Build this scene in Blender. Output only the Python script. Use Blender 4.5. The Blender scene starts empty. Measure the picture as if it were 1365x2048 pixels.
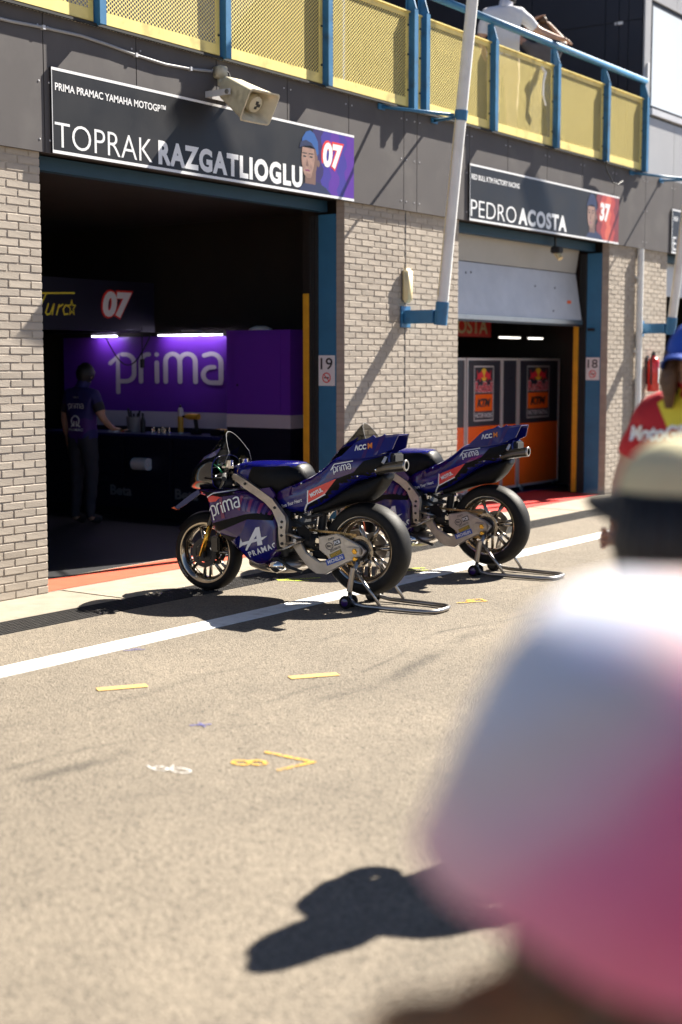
import bpy, bmesh, math, random
from mathutils import Vector, Matrix
from mathutils.bvhtree import BVHTree
random.seed(7)
R = math.radians
scene = bpy.context.scene
col = scene.collection

# ---------------------------------------------------------------- camera
YAW, PITCH, CAMZ = R(35.272), R(5.962), 1.75
fwd = Vector((math.cos(YAW)*math.cos(PITCH), math.sin(YAW)*math.cos(PITCH), -math.sin(PITCH)))
cam = bpy.data.cameras.new('camera')
cam.sensor_fit = 'VERTICAL'; cam.sensor_height = 36.0; cam.sensor_width = 24.0
cam.lens = 50.0; cam.clip_start = 0.05; cam.clip_end = 3000
cam.dof.use_dof = True; cam.dof.focus_distance = 10.3; cam.dof.aperture_fstop = 1.35
cam.dof.aperture_blades = 9
co = bpy.data.objects.new('camera', cam); col.objects.link(co)
co.location = (0, 0, CAMZ); co.rotation_euler = fwd.to_track_quat('-Z', 'Y').to_euler()
scene.camera = co

# ---------------------------------------------------------------- sky, sun, exposure
SUN = Vector((1.0, -0.27, 0.97)).normalized()
world = bpy.data.worlds.new('World'); scene.world = world; world.use_nodes = True
wn = world.node_tree.nodes; wl = world.node_tree.links
sky = wn.new('ShaderNodeTexSky'); sky.sky_type = 'NISHITA'; sky.sun_disc = False
sky.sun_elevation = math.asin(SUN.z); sky.sun_rotation = math.atan2(SUN.x, SUN.y)
sky.air_density = 0.4; sky.dust_density = 0.15; sky.ozone_density = 1.0
wn['Background'].inputs['Strength'].default_value = 0.05
wl.new(sky.outputs[0], wn['Background'].inputs['Color'])
sl = bpy.data.lights.new('sun', 'SUN'); sl.energy = 5.0; sl.angle = R(0.53); sl.color = (1.0, 0.93, 0.82)
so = bpy.data.objects.new('sun', sl); col.objects.link(so)
so.rotation_euler = (-SUN).to_track_quat('-Z', 'Y').to_euler(); so.location = (20, -10, 20)
scene.view_settings.view_transform = 'Standard'; scene.view_settings.look = 'None'
scene.view_settings.exposure = 1.8; scene.view_settings.gamma = 1.0
scene.render.engine = 'CYCLES'
scene.cycles.use_denoising = True
scene.cycles.max_bounces = 8; scene.cycles.transparent_max_bounces = 24
scene.cycles.sample_clamp_indirect = 6.0
scene.cycles.caustics_reflective = False; scene.cycles.caustics_refractive = False

# ---------------------------------------------------------------- materials
MATS = {}
def mat(name, c, rough=0.55, metal=0.0, var=0.0, vs=6.0, bump=0.0, bs=60.0, coat=0.0, spec=0.5,
        island=0.0, emit=None, es=0.0, rvar=0.0, trans=0.0, dirt=None, dirts=2.0, dirta=0.5):
    m = bpy.data.materials.new(name); m.use_nodes = True
    n = m.node_tree.nodes; l = m.node_tree.links
    b = n['Principled BSDF']
    b.inputs['Roughness'].default_value = rough; b.inputs['Metallic'].default_value = metal
    b.inputs['Specular IOR Level'].default_value = spec
    b.inputs['Coat Weight'].default_value = coat; b.inputs['Coat Roughness'].default_value = 0.04
    b.inputs['Transmission Weight'].default_value = trans
    colr = None
    tc = n.new('ShaderNodeTexCoord')
    base = n.new('ShaderNodeRGB'); base.outputs[0].default_value = (*c, 1)
    cur = base.outputs[0]
    if var > 0:
        nz = n.new('ShaderNodeTexNoise'); nz.inputs['Scale'].default_value = vs
        nz.inputs['Detail'].default_value = 6; nz.inputs['Roughness'].default_value = 0.62
        l.new(tc.outputs['Object'], nz.inputs['Vector'])
        mr = n.new('ShaderNodeMapRange'); mr.inputs[1].default_value = 0.3; mr.inputs[2].default_value = 0.7
        mr.inputs[3].default_value = 1 - var; mr.inputs[4].default_value = 1 + var
        l.new(nz.outputs[0], mr.inputs[0])
        mx = n.new('ShaderNodeVectorMath'); mx.operation = 'SCALE'
        l.new(cur, mx.inputs[0]); l.new(mr.outputs[0], mx.inputs['Scale']); cur = mx.outputs[0]
    if island > 0:
        g = n.new('ShaderNodeNewGeometry'); oi = n.new('ShaderNodeObjectInfo')
        ad = n.new('ShaderNodeMath'); ad.operation = 'ADD'
        l.new(g.outputs['Random Per Island'], ad.inputs[0]); l.new(oi.outputs['Random'], ad.inputs[1])
        fr = n.new('ShaderNodeMath'); fr.operation = 'FRACT'; l.new(ad.outputs[0], fr.inputs[0])
        mr = n.new('ShaderNodeMapRange'); mr.inputs[3].default_value = 1 - island; mr.inputs[4].default_value = 1 + island
        l.new(fr.outputs[0], mr.inputs[0])
        mx = n.new('ShaderNodeVectorMath'); mx.operation = 'SCALE'
        l.new(cur, mx.inputs[0]); l.new(mr.outputs[0], mx.inputs['Scale']); cur = mx.outputs[0]
    if dirt is not None:
        nz = n.new('ShaderNodeTexNoise'); nz.inputs['Scale'].default_value = dirts; nz.inputs['Detail'].default_value = 8
        l.new(tc.outputs['Object'], nz.inputs['Vector'])
        mr = n.new('ShaderNodeMapRange'); mr.inputs[1].default_value = 0.52; mr.inputs[2].default_value = 0.72
        mr.inputs[3].default_value = 0; mr.inputs[4].default_value = dirta
        l.new(nz.outputs[0], mr.inputs[0])
        mx = n.new('ShaderNodeMix'); mx.data_type = 'RGBA'
        l.new(mr.outputs[0], mx.inputs[0]); l.new(cur, mx.inputs[6]); mx.inputs[7].default_value = (*dirt, 1)
        cur = mx.outputs[2]
    l.new(cur, b.inputs['Base Color'])
    if rvar > 0:
        nz = n.new('ShaderNodeTexNoise'); nz.inputs['Scale'].default_value = vs*2; nz.inputs['Detail'].default_value = 5
        l.new(tc.outputs['Object'], nz.inputs['Vector'])
        mr = n.new('ShaderNodeMapRange'); mr.inputs[3].default_value = max(0.02, rough-rvar); mr.inputs[4].default_value = min(1, rough+rvar)
        l.new(nz.outputs[0], mr.inputs[0]); l.new(mr.outputs[0], b.inputs['Roughness'])
    if bump > 0:
        nz = n.new('ShaderNodeTexNoise'); nz.inputs['Scale'].default_value = bs; nz.inputs['Detail'].default_value = 5
        l.new(tc.outputs['Object'], nz.inputs['Vector'])
        bp = n.new('ShaderNodeBump'); bp.inputs['Strength'].default_value = bump; bp.inputs['Distance'].default_value = 0.01
        l.new(nz.outputs[0], bp.inputs['Height']); l.new(bp.outputs[0], b.inputs['Normal'])
    if emit is not None:
        b.inputs['Emission Color'].default_value = (*emit, 1); b.inputs['Emission Strength'].default_value = es
    MATS[name] = m
    return m

mat('brick', (0.41, 0.355, 0.295), 0.8, var=0.10, vs=9, bump=0.2, bs=90, island=0.08, dirt=(0.30, 0.26, 0.21), dirts=3, dirta=0.45)
mat('mortar', (0.39, 0.338, 0.28), 0.9, var=0.15, vs=20, bump=0.4, bs=120)
mat('fascia', (0.098, 0.09, 0.09), 0.62, spec=0.2, var=0.06, vs=3, rvar=0.08, dirt=(0.17, 0.16, 0.15), dirts=2.2, dirta=0.35)
mat('fascia_light', (0.36, 0.36, 0.37), 0.45, var=0.05, vs=2, rvar=0.08)
mat('dark_clad', (0.022, 0.022, 0.03), 0.4, var=0.15, vs=2, rvar=0.1)
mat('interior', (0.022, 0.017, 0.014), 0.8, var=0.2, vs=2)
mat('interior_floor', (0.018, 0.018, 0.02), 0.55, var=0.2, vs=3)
mat('black', (0.012, 0.012, 0.013), 0.5)
mat('blackgloss', (0.008, 0.008, 0.009), 0.16, coat=0.6, var=0.3, vs=8)
mat('blackmatte', (0.02, 0.02, 0.02), 0.75, var=0.2, vs=20)
mat('steelblue', (0.035, 0.17, 0.34), 0.45, var=0.12, vs=5, rvar=0.1, dirt=(0.03, 0.05, 0.07), dirts=7, dirta=0.6)
mat('lintel_blue', (0.012, 0.055, 0.10), 0.6, var=0.1, vs=4)
mat('steelblue_jamb', (0.04, 0.17, 0.31), 0.5, var=0.1, vs=4, rvar=0.1)
mat('yellow', (0.88, 0.72, 0.24), 0.5, var=0.08, vs=5, dirt=(0.33, 0.26, 0.09), dirts=6, dirta=0.55)
mat('yellow_guard', (0.70, 0.36, 0.02), 0.55, var=0.1, vs=8)
mat('white_paint', (0.78, 0.78, 0.76), 0.4, var=0.05, vs=3, dirt=(0.5, 0.48, 0.45), dirts=5, dirta=0.3)
mat('white', (0.80, 0.80, 0.80), 0.5)
mat('white_print', (0.82, 0.82, 0.82), 0.35)
mat('banner', (0.012, 0.012, 0.014), 0.42, spec=0.3, var=0.25, vs=1.5, rvar=0.1)
mat('red_print', (0.72, 0.03, 0.02), 0.4)
mat('orange', (0.80, 0.12, 0.015), 0.45, var=0.04, vs=3)
mat('orange_paint', (0.62, 0.085, 0.035), 0.8, var=0.1, vs=8, bump=0.3, bs=200, dirt=(0.40, 0.11, 0.06), dirts=5, dirta=0.5)
mat('red_carpet', (0.62, 0.04, 0.03), 0.9, var=0.15, vs=10, bump=0.3, bs=300)
mat('concrete', (0.30, 0.26, 0.20), 0.85, var=0.14, vs=6, bump=0.5, bs=120, island=0.06, dirt=(0.24, 0.21, 0.17), dirts=2.5, dirta=0.5)
mat('line_paint', (0.80, 0.80, 0.77), 0.65, var=0.06, vs=15, bump=0.4, bs=150, dirt=(0.45, 0.42, 0.37), dirts=9, dirta=0.6)
mat('yellow_tape', (0.66, 0.40, 0.13), 0.6, var=0.1, vs=20)
mat('yellow_chalk', (0.58, 0.33, 0.04), 0.8, var=0.2, vs=40)
mat('lime_paint', (0.62, 0.75, 0.04), 0.7, var=0.15, vs=20)
mat('white_chalk', (0.72, 0.72, 0.70), 0.9, var=0.2, vs=40)
mat('blue_paint', (0.08, 0.08, 0.25), 0.8, var=0.3, vs=40)
mat('cast_iron', (0.045, 0.042, 0.04), 0.6, metal=0.4, var=0.3, vs=15)
mat('galv', (0.56, 0.56, 0.58), 0.42, metal=0.1, var=0.08, vs=4, rvar=0.12)
mat('door_upper', (0.42, 0.40, 0.37), 0.55, var=0.06, vs=2)
mat('conduit', (0.30, 0.30, 0.31), 0.5)
mat('cream', (0.72, 0.60, 0.34), 0.45, var=0.05, vs=6)
mat('horn', (0.58, 0.53, 0.39), 0.5, var=0.12, vs=9, dirt=(0.30, 0.25, 0.16), dirts=10, dirta=0.6)
mat('steel', (0.36, 0.34, 0.32), 0.34, metal=1.0, var=0.1, vs=10, rvar=0.08)
mat('alu', (0.42, 0.375, 0.325), 0.36, metal=0.85, var=0.18, vs=14, rvar=0.1, dirt=(0.25, 0.22, 0.19), dirts=9, dirta=0.4)
mat('chrome', (0.62, 0.60, 0.57), 0.10, metal=1.0, var=0.2, vs=20, rvar=0.06)
mat('rim_metal', (0.33, 0.29, 0.24), 0.14, metal=1.0, var=0.25, vs=16, rvar=0.08)
mat('dark_metal', (0.13, 0.12, 0.105), 0.3, metal=1.0, var=0.2, vs=14, rvar=0.08)
mat('gold', (0.78, 0.42, 0.06), 0.25, metal=0.9)
mat('chain', (0.42, 0.27, 0.11), 0.4, metal=0.8, var=0.3, vs=60)
mat('rubber', (0.010, 0.0095, 0.0095), 0.6, spec=0.15, var=0.25, vs=20, bump=0.1, bs=200, rvar=0.12)
mat('rubber_scuffed', (0.014, 0.013, 0.012), 0.55, spec=0.18, var=0.3, vs=14, bump=0.15, bs=200, rvar=0.1)
mat('carbon', (0.005, 0.005, 0.006), 0.42, coat=0.0, spec=0.12, var=0.3, vs=60)
mat('bike_blue', (0.006, 0.007, 0.14), 0.18, coat=0.35, var=0.15, vs=5, spec=0.5)
mat('bike_purple', (0.036, 0.009, 0.105), 0.18, coat=0.35, var=0.15, vs=5)
mat('bike_mauve', (0.06, 0.025, 0.12), 0.3, coat=0.5)
mat('bike_red', (0.75, 0.045, 0.035), 0.3, coat=0.5)
mat('bike_magenta', (0.20, 0.012, 0.08), 0.3, coat=0.5)
mat('sticker_blue', (0.02, 0.08, 0.42), 0.35)
mat('sticker_olive', (0.20, 0.19, 0.03), 0.4)
mat('sticker_grey', (0.06, 0.06, 0.06), 0.4)
mat('orange_print', (0.85, 0.25, 0.03), 0.35)
mat('board_purple', (0.15, 0.03, 0.46), 0.42, var=0.03, vs=2)
mat('board_white', (0.62, 0.58, 0.66), 0.45)
mat('navy', (0.010, 0.010, 0.024), 0.4, var=0.1, vs=4)
mat('tool_blue', (0.015, 0.02, 0.10), 0.3)
mat('grey_plastic', (0.22, 0.22, 0.22), 0.5)
mat('drill_yellow', (0.65, 0.35, 0.03), 0.5)
mat('ktm_navy', (0.028, 0.030, 0.042), 0.3, rvar=0.06, vs=3, var=0.05)
mat('ktm_orange', (0.88, 0.14, 0.015), 0.22, rvar=0.05, vs=3, var=0.04)
mat('frame_grey', (0.62, 0.60, 0.58), 0.4, metal=0.4)
mat('rb_yellow', (0.85, 0.52, 0.03), 0.35)
mat('rb_red', (0.72, 0.03, 0.05), 0.35)
mat('skin', (0.50, 0.29, 0.20), 0.5, var=0.08, vs=20)
mat('skin_tan', (0.36, 0.18, 0.10), 0.5, var=0.08, vs=20)
mat('skin_print', (0.33, 0.20, 0.15), 0.4, var=0.3, vs=14)
mat('skin_print_mid', (0.26, 0.155, 0.115), 0.4)
mat('skin_print_dark', (0.17, 0.095, 0.07), 0.4)
mat('hair_brown', (0.10, 0.05, 0.025), 0.5, var=0.4, vs=60, bump=0.6, bs=90)
mat('hair_black', (0.010, 0.009, 0.009), 0.5, var=0.3, vs=60, bump=0.6, bs=90)
mat('cloth_white', (0.74, 0.74, 0.78), 0.85, var=0.03, vs=5, bump=0.5, bs=9)
mat('cloth_lilac', (0.70, 0.70, 0.80), 0.85, var=0.05, vs=5, bump=0.4, bs=9)
mat('cloth_pink', (0.80, 0.13, 0.30), 0.85, var=0.05, vs=5, bump=0.4, bs=9)
mat('cloth_dark', (0.03, 0.03, 0.04), 0.85, var=0.1, vs=6, bump=0.4, bs=9)
mat('cloth_grey', (0.12, 0.11, 0.11), 0.85, var=0.1, vs=6, bump=0.4, bs=9)
mat('cloth_denim', (0.08, 0.11, 0.2), 0.85, var=0.15, vs=20, bump=0.4, bs=12)
mat('cloth_beige', (0.42, 0.34, 0.25), 0.85, var=0.08, vs=8, bump=0.4, bs=9)
mat('cloth_red', (0.50, 0.012, 0.02), 0.7, var=0.06, vs=6, bump=0.4, bs=9)
mat('cloth_yellow', (0.78, 0.66, 0.05), 0.7, var=0.05, vs=6, bump=0.3, bs=9)
mat('cloth_teamblue', (0.02, 0.015, 0.12), 0.7, var=0.1, vs=6, bump=0.4, bs=9)
mat('cloth_teampurple', (0.06, 0.012, 0.16), 0.7, var=0.1, vs=6, bump=0.4, bs=9)
mat('cap_cream', (0.62, 0.56, 0.34), 0.8, var=0.06, vs=8, bump=0.3, bs=40)
mat('cap_blue', (0.01, 0.07, 0.42), 0.7, var=0.06, vs=8, bump=0.3, bs=40)
mat('bag_brown', (0.10, 0.045, 0.018), 0.6, var=0.2, vs=8)
mat('ext_red', (0.58, 0.02, 0.015), 0.3, coat=0.4)
mat('lamp_strip', (0.9, 0.9, 0.9), 0.5, emit=(0.86, 0.78, 1.0), es=9.0)
mat('lamp_white', (0.9, 0.9, 0.9), 0.5, emit=(1.0, 0.95, 0.85), es=1.0)
mat('pane', (0.75, 0.80, 0.83), 0.10, coat=0.5)
mat('eye', (0.02, 0.015, 0.01), 0.2)

def perforated(name, c, px, pz, r, ax=0, az=2):
    m = mat(name, c, 0.5, var=0.06, vs=5)
    n = m.node_tree.nodes; l = m.node_tree.links
    tc = n.new('ShaderNodeTexCoord'); sp = n.new('ShaderNodeSeparateXYZ'); l.new(tc.outputs['Object'], sp.inputs[0])
    def M(op, a, b=None):
        k = n.new('ShaderNodeMath'); k.operation = op
        for i, v in enumerate((a, b)):
            if v is None: continue
            if isinstance(v, (int, float)): k.inputs[i].default_value = v
            else: l.new(v, k.inputs[i])
        return k.outputs[0]
    ds = []
    for o in (0.0, 0.5):
        u = M('MULTIPLY', M('SUBTRACT', M('FRACT', M('ADD', M('DIVIDE', sp.outputs[ax], px), o + 100)), 0.5), px)
        v = M('MULTIPLY', M('SUBTRACT', M('FRACT', M('ADD', M('DIVIDE', sp.outputs[az], pz), o + 100)), 0.5), pz)
        ds.append(M('ADD', M('MULTIPLY', u, u), M('MULTIPLY', v, v)))
    hole = M('LESS_THAN', M('MINIMUM', ds[0], ds[1]), r*r)
    tr = n.new('ShaderNodeBsdfTransparent'); mx = n.new('ShaderNodeMixShader')
    l.new(hole, mx.inputs[0]); l.new(n['Principled BSDF'].outputs[0], mx.inputs[1]); l.new(tr.outputs[0], mx.inputs[2])
    l.new(mx.outputs[0], n['Material Output'].inputs['Surface'])
    return m
perforated('yellow_mesh', (0.88, 0.72, 0.24), 0.0415, 0.034, 0.0110)
perforated('walk_mesh', (0.55, 0.52, 0.42), 0.034, 0.034, 0.0095, 0, 1)

def glassy():
    m = mat('screen', (0.02, 0.02, 0.02), 0.06, spec=0.6)
    n = m.node_tree.nodes; l = m.node_tree.links
    tr = n.new('ShaderNodeBsdfTransparent'); tr.inputs[0].default_value = (0.42, 0.42, 0.40, 1)
    mx = n.new('ShaderNodeMixShader'); mx.inputs[0].default_value = 0.6
    l.new(n['Principled BSDF'].outputs[0], mx.inputs[1]); l.new(tr.outputs[0], mx.inputs[2])
    l.new(mx.outputs[0], n['Material Output'].inputs['Surface'])
glassy()

def asphalt():
    m = mat('asphalt', (0.2, 0.18, 0.15), 0.85)
    n = m.node_tree.nodes; l = m.node_tree.links; b = n['Principled BSDF']
    tc = n.new('ShaderNodeTexCoord')
    def noise(sc, det=4, r=0.6):
        k = n.new('ShaderNodeTexNoise'); k.inputs['Scale'].default_value = sc; k.inputs['Detail'].default_value = det
        k.inputs['Roughness'].default_value = r; l.new(tc.outputs['Object'], k.inputs['Vector']); return k.outputs[0]
    def rng(v, a, b_, c, d):
        k = n.new('ShaderNodeMapRange'); k.inputs[1].default_value = a; k.inputs[2].default_value = b_
        k.inputs[3].default_value = c; k.inputs[4].default_value = d; l.new(v, k.inputs[0]); return k.outputs[0]
    def M(op, a, b_=None):
        k = n.new('ShaderNodeMath'); k.operation = op
        for i, v in enumerate((a, b_)):
            if v is None: continue
            if isinstance(v, (int, float)): k.inputs[i].default_value = v
            else: l.new(v, k.inputs[i])
        return k.outputs[0]
    vo = n.new('ShaderNodeTexVoronoi'); vo.inputs['Scale'].default_value = 92; l.new(tc.outputs['Object'], vo.inputs['Vector'])
    stone = rng(vo.outputs['Color'], 0, 1, 0.58, 1.42)
    pits = rng(noise(33, 3, 0.8), 0.595, 0.66, 1.0, 0.28)
    holes = rng(noise(16, 5, 0.8), 0.66, 0.74, 1.0, 0.55)
    big = rng(noise(0.6, 6, 0.65), 0.3, 0.7, 0.80, 1.16)
    mid = rng(noise(5, 5), 0.3, 0.7, 0.92, 1.08)
    # rubber laid down along the lane
    sp = n.new('ShaderNodeSeparateXYZ'); l.new(tc.outputs['Object'], sp.inputs[0])
    wob = M('MULTIPLY', M('SUBTRACT', noise(0.35, 2), 0.5), 0.9)
    yy = M('ADD', sp.outputs[1], wob)
    patch = rng(noise(1.3, 5), 0.42, 0.6, 0.0, 1.0)
    f = None
    for y0, w, s in ((4.42, 0.08, 0.45), (4.62, 0.03, 0.4), (3.35, 0.09, 0.12), (5.2, 0.05, 0.2), (2.2, 0.12, 0.2), (0.6, .12, .2), (-1.4, .12, .2)):
        d = M('ABSOLUTE', M('SUBTRACT', yy, y0))
        k = M('MULTIPLY', rng(d, w, w*0.2, 0.0, s), patch)
        k = M('SUBTRACT', 1.0, k)
        f = k if f is None else M('MULTIPLY', f, k)
    tot = M('MULTIPLY', M('MULTIPLY', M('MULTIPLY', stone, pits), M('MULTIPLY', big, mid)), M('MULTIPLY', holes, f))
    base = n.new('ShaderNodeRGB'); base.outputs[0].default_value = (0.172, 0.144, 0.108, 1)
    sc = n.new('ShaderNodeVectorMath'); sc.operation = 'SCALE'; l.new(base.outputs[0], sc.inputs[0]); l.new(tot, sc.inputs['Scale'])
    l.new(sc.outputs[0], b.inputs['Base Color'])
    bp = n.new('ShaderNodeBump'); bp.inputs['Strength'].default_value = 0.7; bp.inputs['Distance'].default_value = 0.008
    h = M('ADD', vo.outputs['Distance'], M('MULTIPLY', pits, 0.8))
    l.new(h, bp.inputs['Height']); l.new(bp.outputs[0], b.inputs['Normal'])
asphalt()

def worn(name, lo=0.38, hi=0.5, sc=60):
    m = MATS[name]; n = m.node_tree.nodes; l = m.node_tree.links
    tc = n.new('ShaderNodeTexCoord'); nz = n.new('ShaderNodeTexNoise'); nz.inputs['Scale'].default_value = sc; nz.inputs['Detail'].default_value = 4; nz.inputs['Roughness'].default_value = 0.7
    l.new(tc.outputs['Object'], nz.inputs['Vector'])
    mr = n.new('ShaderNodeMapRange'); mr.inputs[1].default_value = lo; mr.inputs[2].default_value = hi; l.new(nz.outputs[0], mr.inputs[0])
    tr = n.new('ShaderNodeBsdfTransparent'); mx = n.new('ShaderNodeMixShader')
    l.new(mr.outputs[0], mx.inputs[0]); l.new(tr.outputs[0], mx.inputs[1]); l.new(n['Principled BSDF'].outputs[0], mx.inputs[2])
    l.new(mx.outputs[0], n['Material Output'].inputs['Surface'])
for nm in ('yellow_chalk', 'white_chalk', 'blue_paint', 'lime_paint'): worn(nm)
worn('line_paint', 0.22, 0.30, 30); worn('yellow_tape', 0.26, 0.32, 40)

# ---------------------------------------------------------------- mesh helpers
class MB:
    def __init__(s): s.v = []; s.f = []
    def add(s, vs, fs):
        o = len(s.v); s.v += [tuple(x) for x in vs]; s.f += [tuple(i+o for i in f) for f in fs]; return s
    def box(s, x0, x1, y0, y1, z0, z1):
        return s.add([(x0,y0,z0),(x1,y0,z0),(x1,y1,z0),(x0,y1,z0),(x0,y0,z1),(x1,y0,z1),(x1,y1,z1),(x0,y1,z1)],
                     [(3,2,1,0),(4,5,6,7),(0,1,5,4),(1,2,6,5),(2,3,7,6),(3,0,4,7)])
    def rbox(s, x0, x1, y0, y1, z0, z1, b=0.01):      # box with chamfered edges
        bm = bmesh.new(); bmesh.ops.create_cube(bm, size=1)
        for v in bm.verts:
            v.co = Vector(((x0+x1)/2+v.co.x*(x1-x0), (y0+y1)/2+v.co.y*(y1-y0), (z0+z1)/2+v.co.z*(z1-z0)))
        bmesh.ops.bevel(bm, geom=bm.edges[:], offset=b, segments=2, affect='EDGES')
        bm.verts.index_update(); s.add([v.co for v in bm.verts], [[v.index for v in f.verts] for f in bm.faces]); bm.free(); return s
    def tube(s, pts, r, n=10, cap=True):
        pts = [Vector(p) for p in pts]; rr = r if isinstance(r, (list, tuple)) else [r]*len(pts)
        vs = []; prev = None
        for i, p in enumerate(pts):
            t = (pts[min(i+1, len(pts)-1)] - pts[max(i-1, 0)]).normalized()
            if prev is None:
                a = t.orthogonal().normalized()
            else:
                a = (prev - t*prev.dot(t))
                a = a.normalized() if a.length > 1e-6 else t.orthogonal().normalized()
            prev = a; b = t.cross(a)
            for k in range(n):
                an = 2*math.pi*k/n; vs.append(p + (a*math.cos(an)+b*math.sin(an))*rr[i])
        fs = [(i*n+k, i*n+(k+1) % n, (i+1)*n+(k+1) % n, (i+1)*n+k) for i in range(len(pts)-1) for k in range(n)]
        if cap: fs += [tuple(range(n-1, -1, -1)), tuple((len(pts)-1)*n+k for k in range(n))]
        return s.add(vs, fs)
    def lathe(s, prof, axis='y', c=(0,0,0), n=48, closed=False):   # prof: (radius, along)
        c = Vector(c); vs = []
        for r, a in prof:
            for k in range(n):
                t = 2*math.pi*k/n; q = (r*math.cos(t), r*math.sin(t))
                vs.append(c + (Vector((q[0], a, q[1])) if axis == 'y' else Vector((a, q[0], q[1])) if axis == 'x' else Vector((q[0], q[1], a))))
        m = len(prof); fs = []
        for i in range(m if closed else m-1):
            j = (i+1) % m
            for k in range(n): fs.append((i*n+k, j*n+k, j*n+(k+1) % n, i*n+(k+1) % n))
        return s.add(vs, fs)
    def prism(s, poly, f0, f1):      # poly of 2-D points, f0/f1 map (u,v)->xyz for the two faces
        n = len(poly)
        return s.add([f0(*p) for p in poly]+[f1(*p) for p in poly],
                     [tuple(range(n-1, -1, -1)), tuple(range(n, 2*n))] + [(i, (i+1) % n, n+(i+1) % n, n+i) for i in range(n)])
    def loft(s, secs, n=28, cap=True, sub=5):
        def cr(a, b, c, d, t):
            return 0.5*((2*b)+(c-a)*t+(2*a-5*b+4*c-d)*t*t+(3*b-a-3*c+d)*t**3)
        fine = []
        for i in range(len(secs)-1):
            p = [secs[max(i-1,0)], secs[i], secs[i+1], secs[min(i+2,len(secs)-1)]]
            for k in range(sub):
                fine.append([cr(p[0][j],p[1][j],p[2][j],p[3][j],k/sub) for j in range(5)])
        fine.append(list(secs[-1]))
        vs = []
        for x, zb, zt, w, e in fine:
            zc = (zb+zt)/2; h = abs(zt-zb)/2; w = max(w, 0.002)
            for k in range(n):
                t = 2*math.pi*k/n; cx, sx = math.cos(t), math.sin(t)
                vs.append((x, w*math.copysign(abs(cx)**(2/e), cx), zc+h*math.copysign(abs(sx)**(2/e), sx)))
        m = len(fine)
        fs = [(i*n+k, i*n+(k+1) % n, (i+1)*n+(k+1) % n, (i+1)*n+k) for i in range(m-1) for k in range(n)]
        if cap: fs += [tuple(range(n-1,-1,-1)), tuple((m-1)*n+k for k in range(n))]
        return s.add(vs, fs)
    def bvh(s): return BVHTree.FromPolygons([Vector(v) for v in s.v], s.f)

def link(name, me, parent=None):
    o = bpy.data.objects.new(name, me); col.objects.link(o)
    if parent: o.parent = parent
    return o
def obj(name, mb, m, parent=None, smooth=False, angle=None):
    me = bpy.data.meshes.new(name); me.from_pydata(mb.v, [], mb.f); me.validate()
    bm = bmesh.new(); bm.from_mesh(me); bmesh.ops.recalc_face_normals(bm, faces=bm.faces[:])
    if angle:
        for e in bm.edges:
            e.smooth = not (len(e.link_faces) == 2 and e.calc_face_angle(0) > R(angle))
    bm.to_mesh(me); bm.free()
    me.materials.append(MATS[m] if isinstance(m, str) else m)
    if smooth or angle: me.polygons.foreach_set('use_smooth', [True]*len(me.polygons))
    return link(name, me, parent)
def tag(o, label=None, cat=None, group=None, kind=None):
    if label: o['label'] = label
    if cat: o['category'] = cat
    if group: o['group'] = group
    if kind: o['kind'] = kind
    return o
def thing(name, label, cat, loc=(0,0,0), rz=0.0, group=None):
    o = bpy.data.objects.new(name, None); o.empty_display_size = 0.1; col.objects.link(o)
    o.location = loc; o.rotation_euler = (0, 0, rz); return tag(o, label, cat, group)
def copy_tree(o, parent=None):
    c = o.copy(); col.objects.link(c); c.parent = parent
    for ch in list(o.children): copy_tree(ch, c)
    return c

# ---- 2-D art: (verts [(u,v,w)], faces)
def text2d(s, bold=0.0, shear=0.0, space=1.0):
    cu = bpy.data.curves.new('t', 'FONT'); cu.body = s; cu.size = 1; cu.offset = bold; cu.shear = shear
    cu.space_character = space; cu.resolution_u = 4
    o = bpy.data.objects.new('t', cu); me = bpy.data.meshes.new_from_object(o)
    v = [tuple(x.co) for x in me.vertices]; f = [tuple(p.vertices) for p in me.polygons]
    bpy.data.objects.remove(o); bpy.data.meshes.remove(me); bpy.data.curves.remove(cu)
    return v, f
def fit(a, w, h, u0=0.0, v0=0.0):
    v, f = a
    x0 = min(p[0] for p in v); x1 = max(p[0] for p in v); y0 = min(p[1] for p in v); y1 = max(p[1] for p in v)
    sx = w/(x1-x0); sy = (h/(y1-y0)) if h else sx
    return [(u0+(p[0]-x0)*sx, v0+(p[1]-y0)*sy, p[2] if len(p) > 2 else 0) for p in v], f
def join2(*arts):
    v = []; f = []
    for a in arts:
        o = len(v); v += a[0]; f += [tuple(i+o for i in q) for q in a[1]]
    return v, f
def poly2(pts, w=0.0): return [(p[0], p[1], w) for p in pts], [tuple(range(len(pts)))]
def arc(cx, cy, rx, ry, a0, a1, n=12):
    return [(cx+rx*math.cos(R(a0+(a1-a0)*i/n)), cy+ry*math.sin(R(a0+(a1-a0)*i/n))) for i in range(n+1)]
def disc(cx, cy, rx, ry=None, w=0.0, n=24): return poly2(arc(cx, cy, rx, ry or rx, 0, 360*(n-1)/n, n-1), w)
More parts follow.
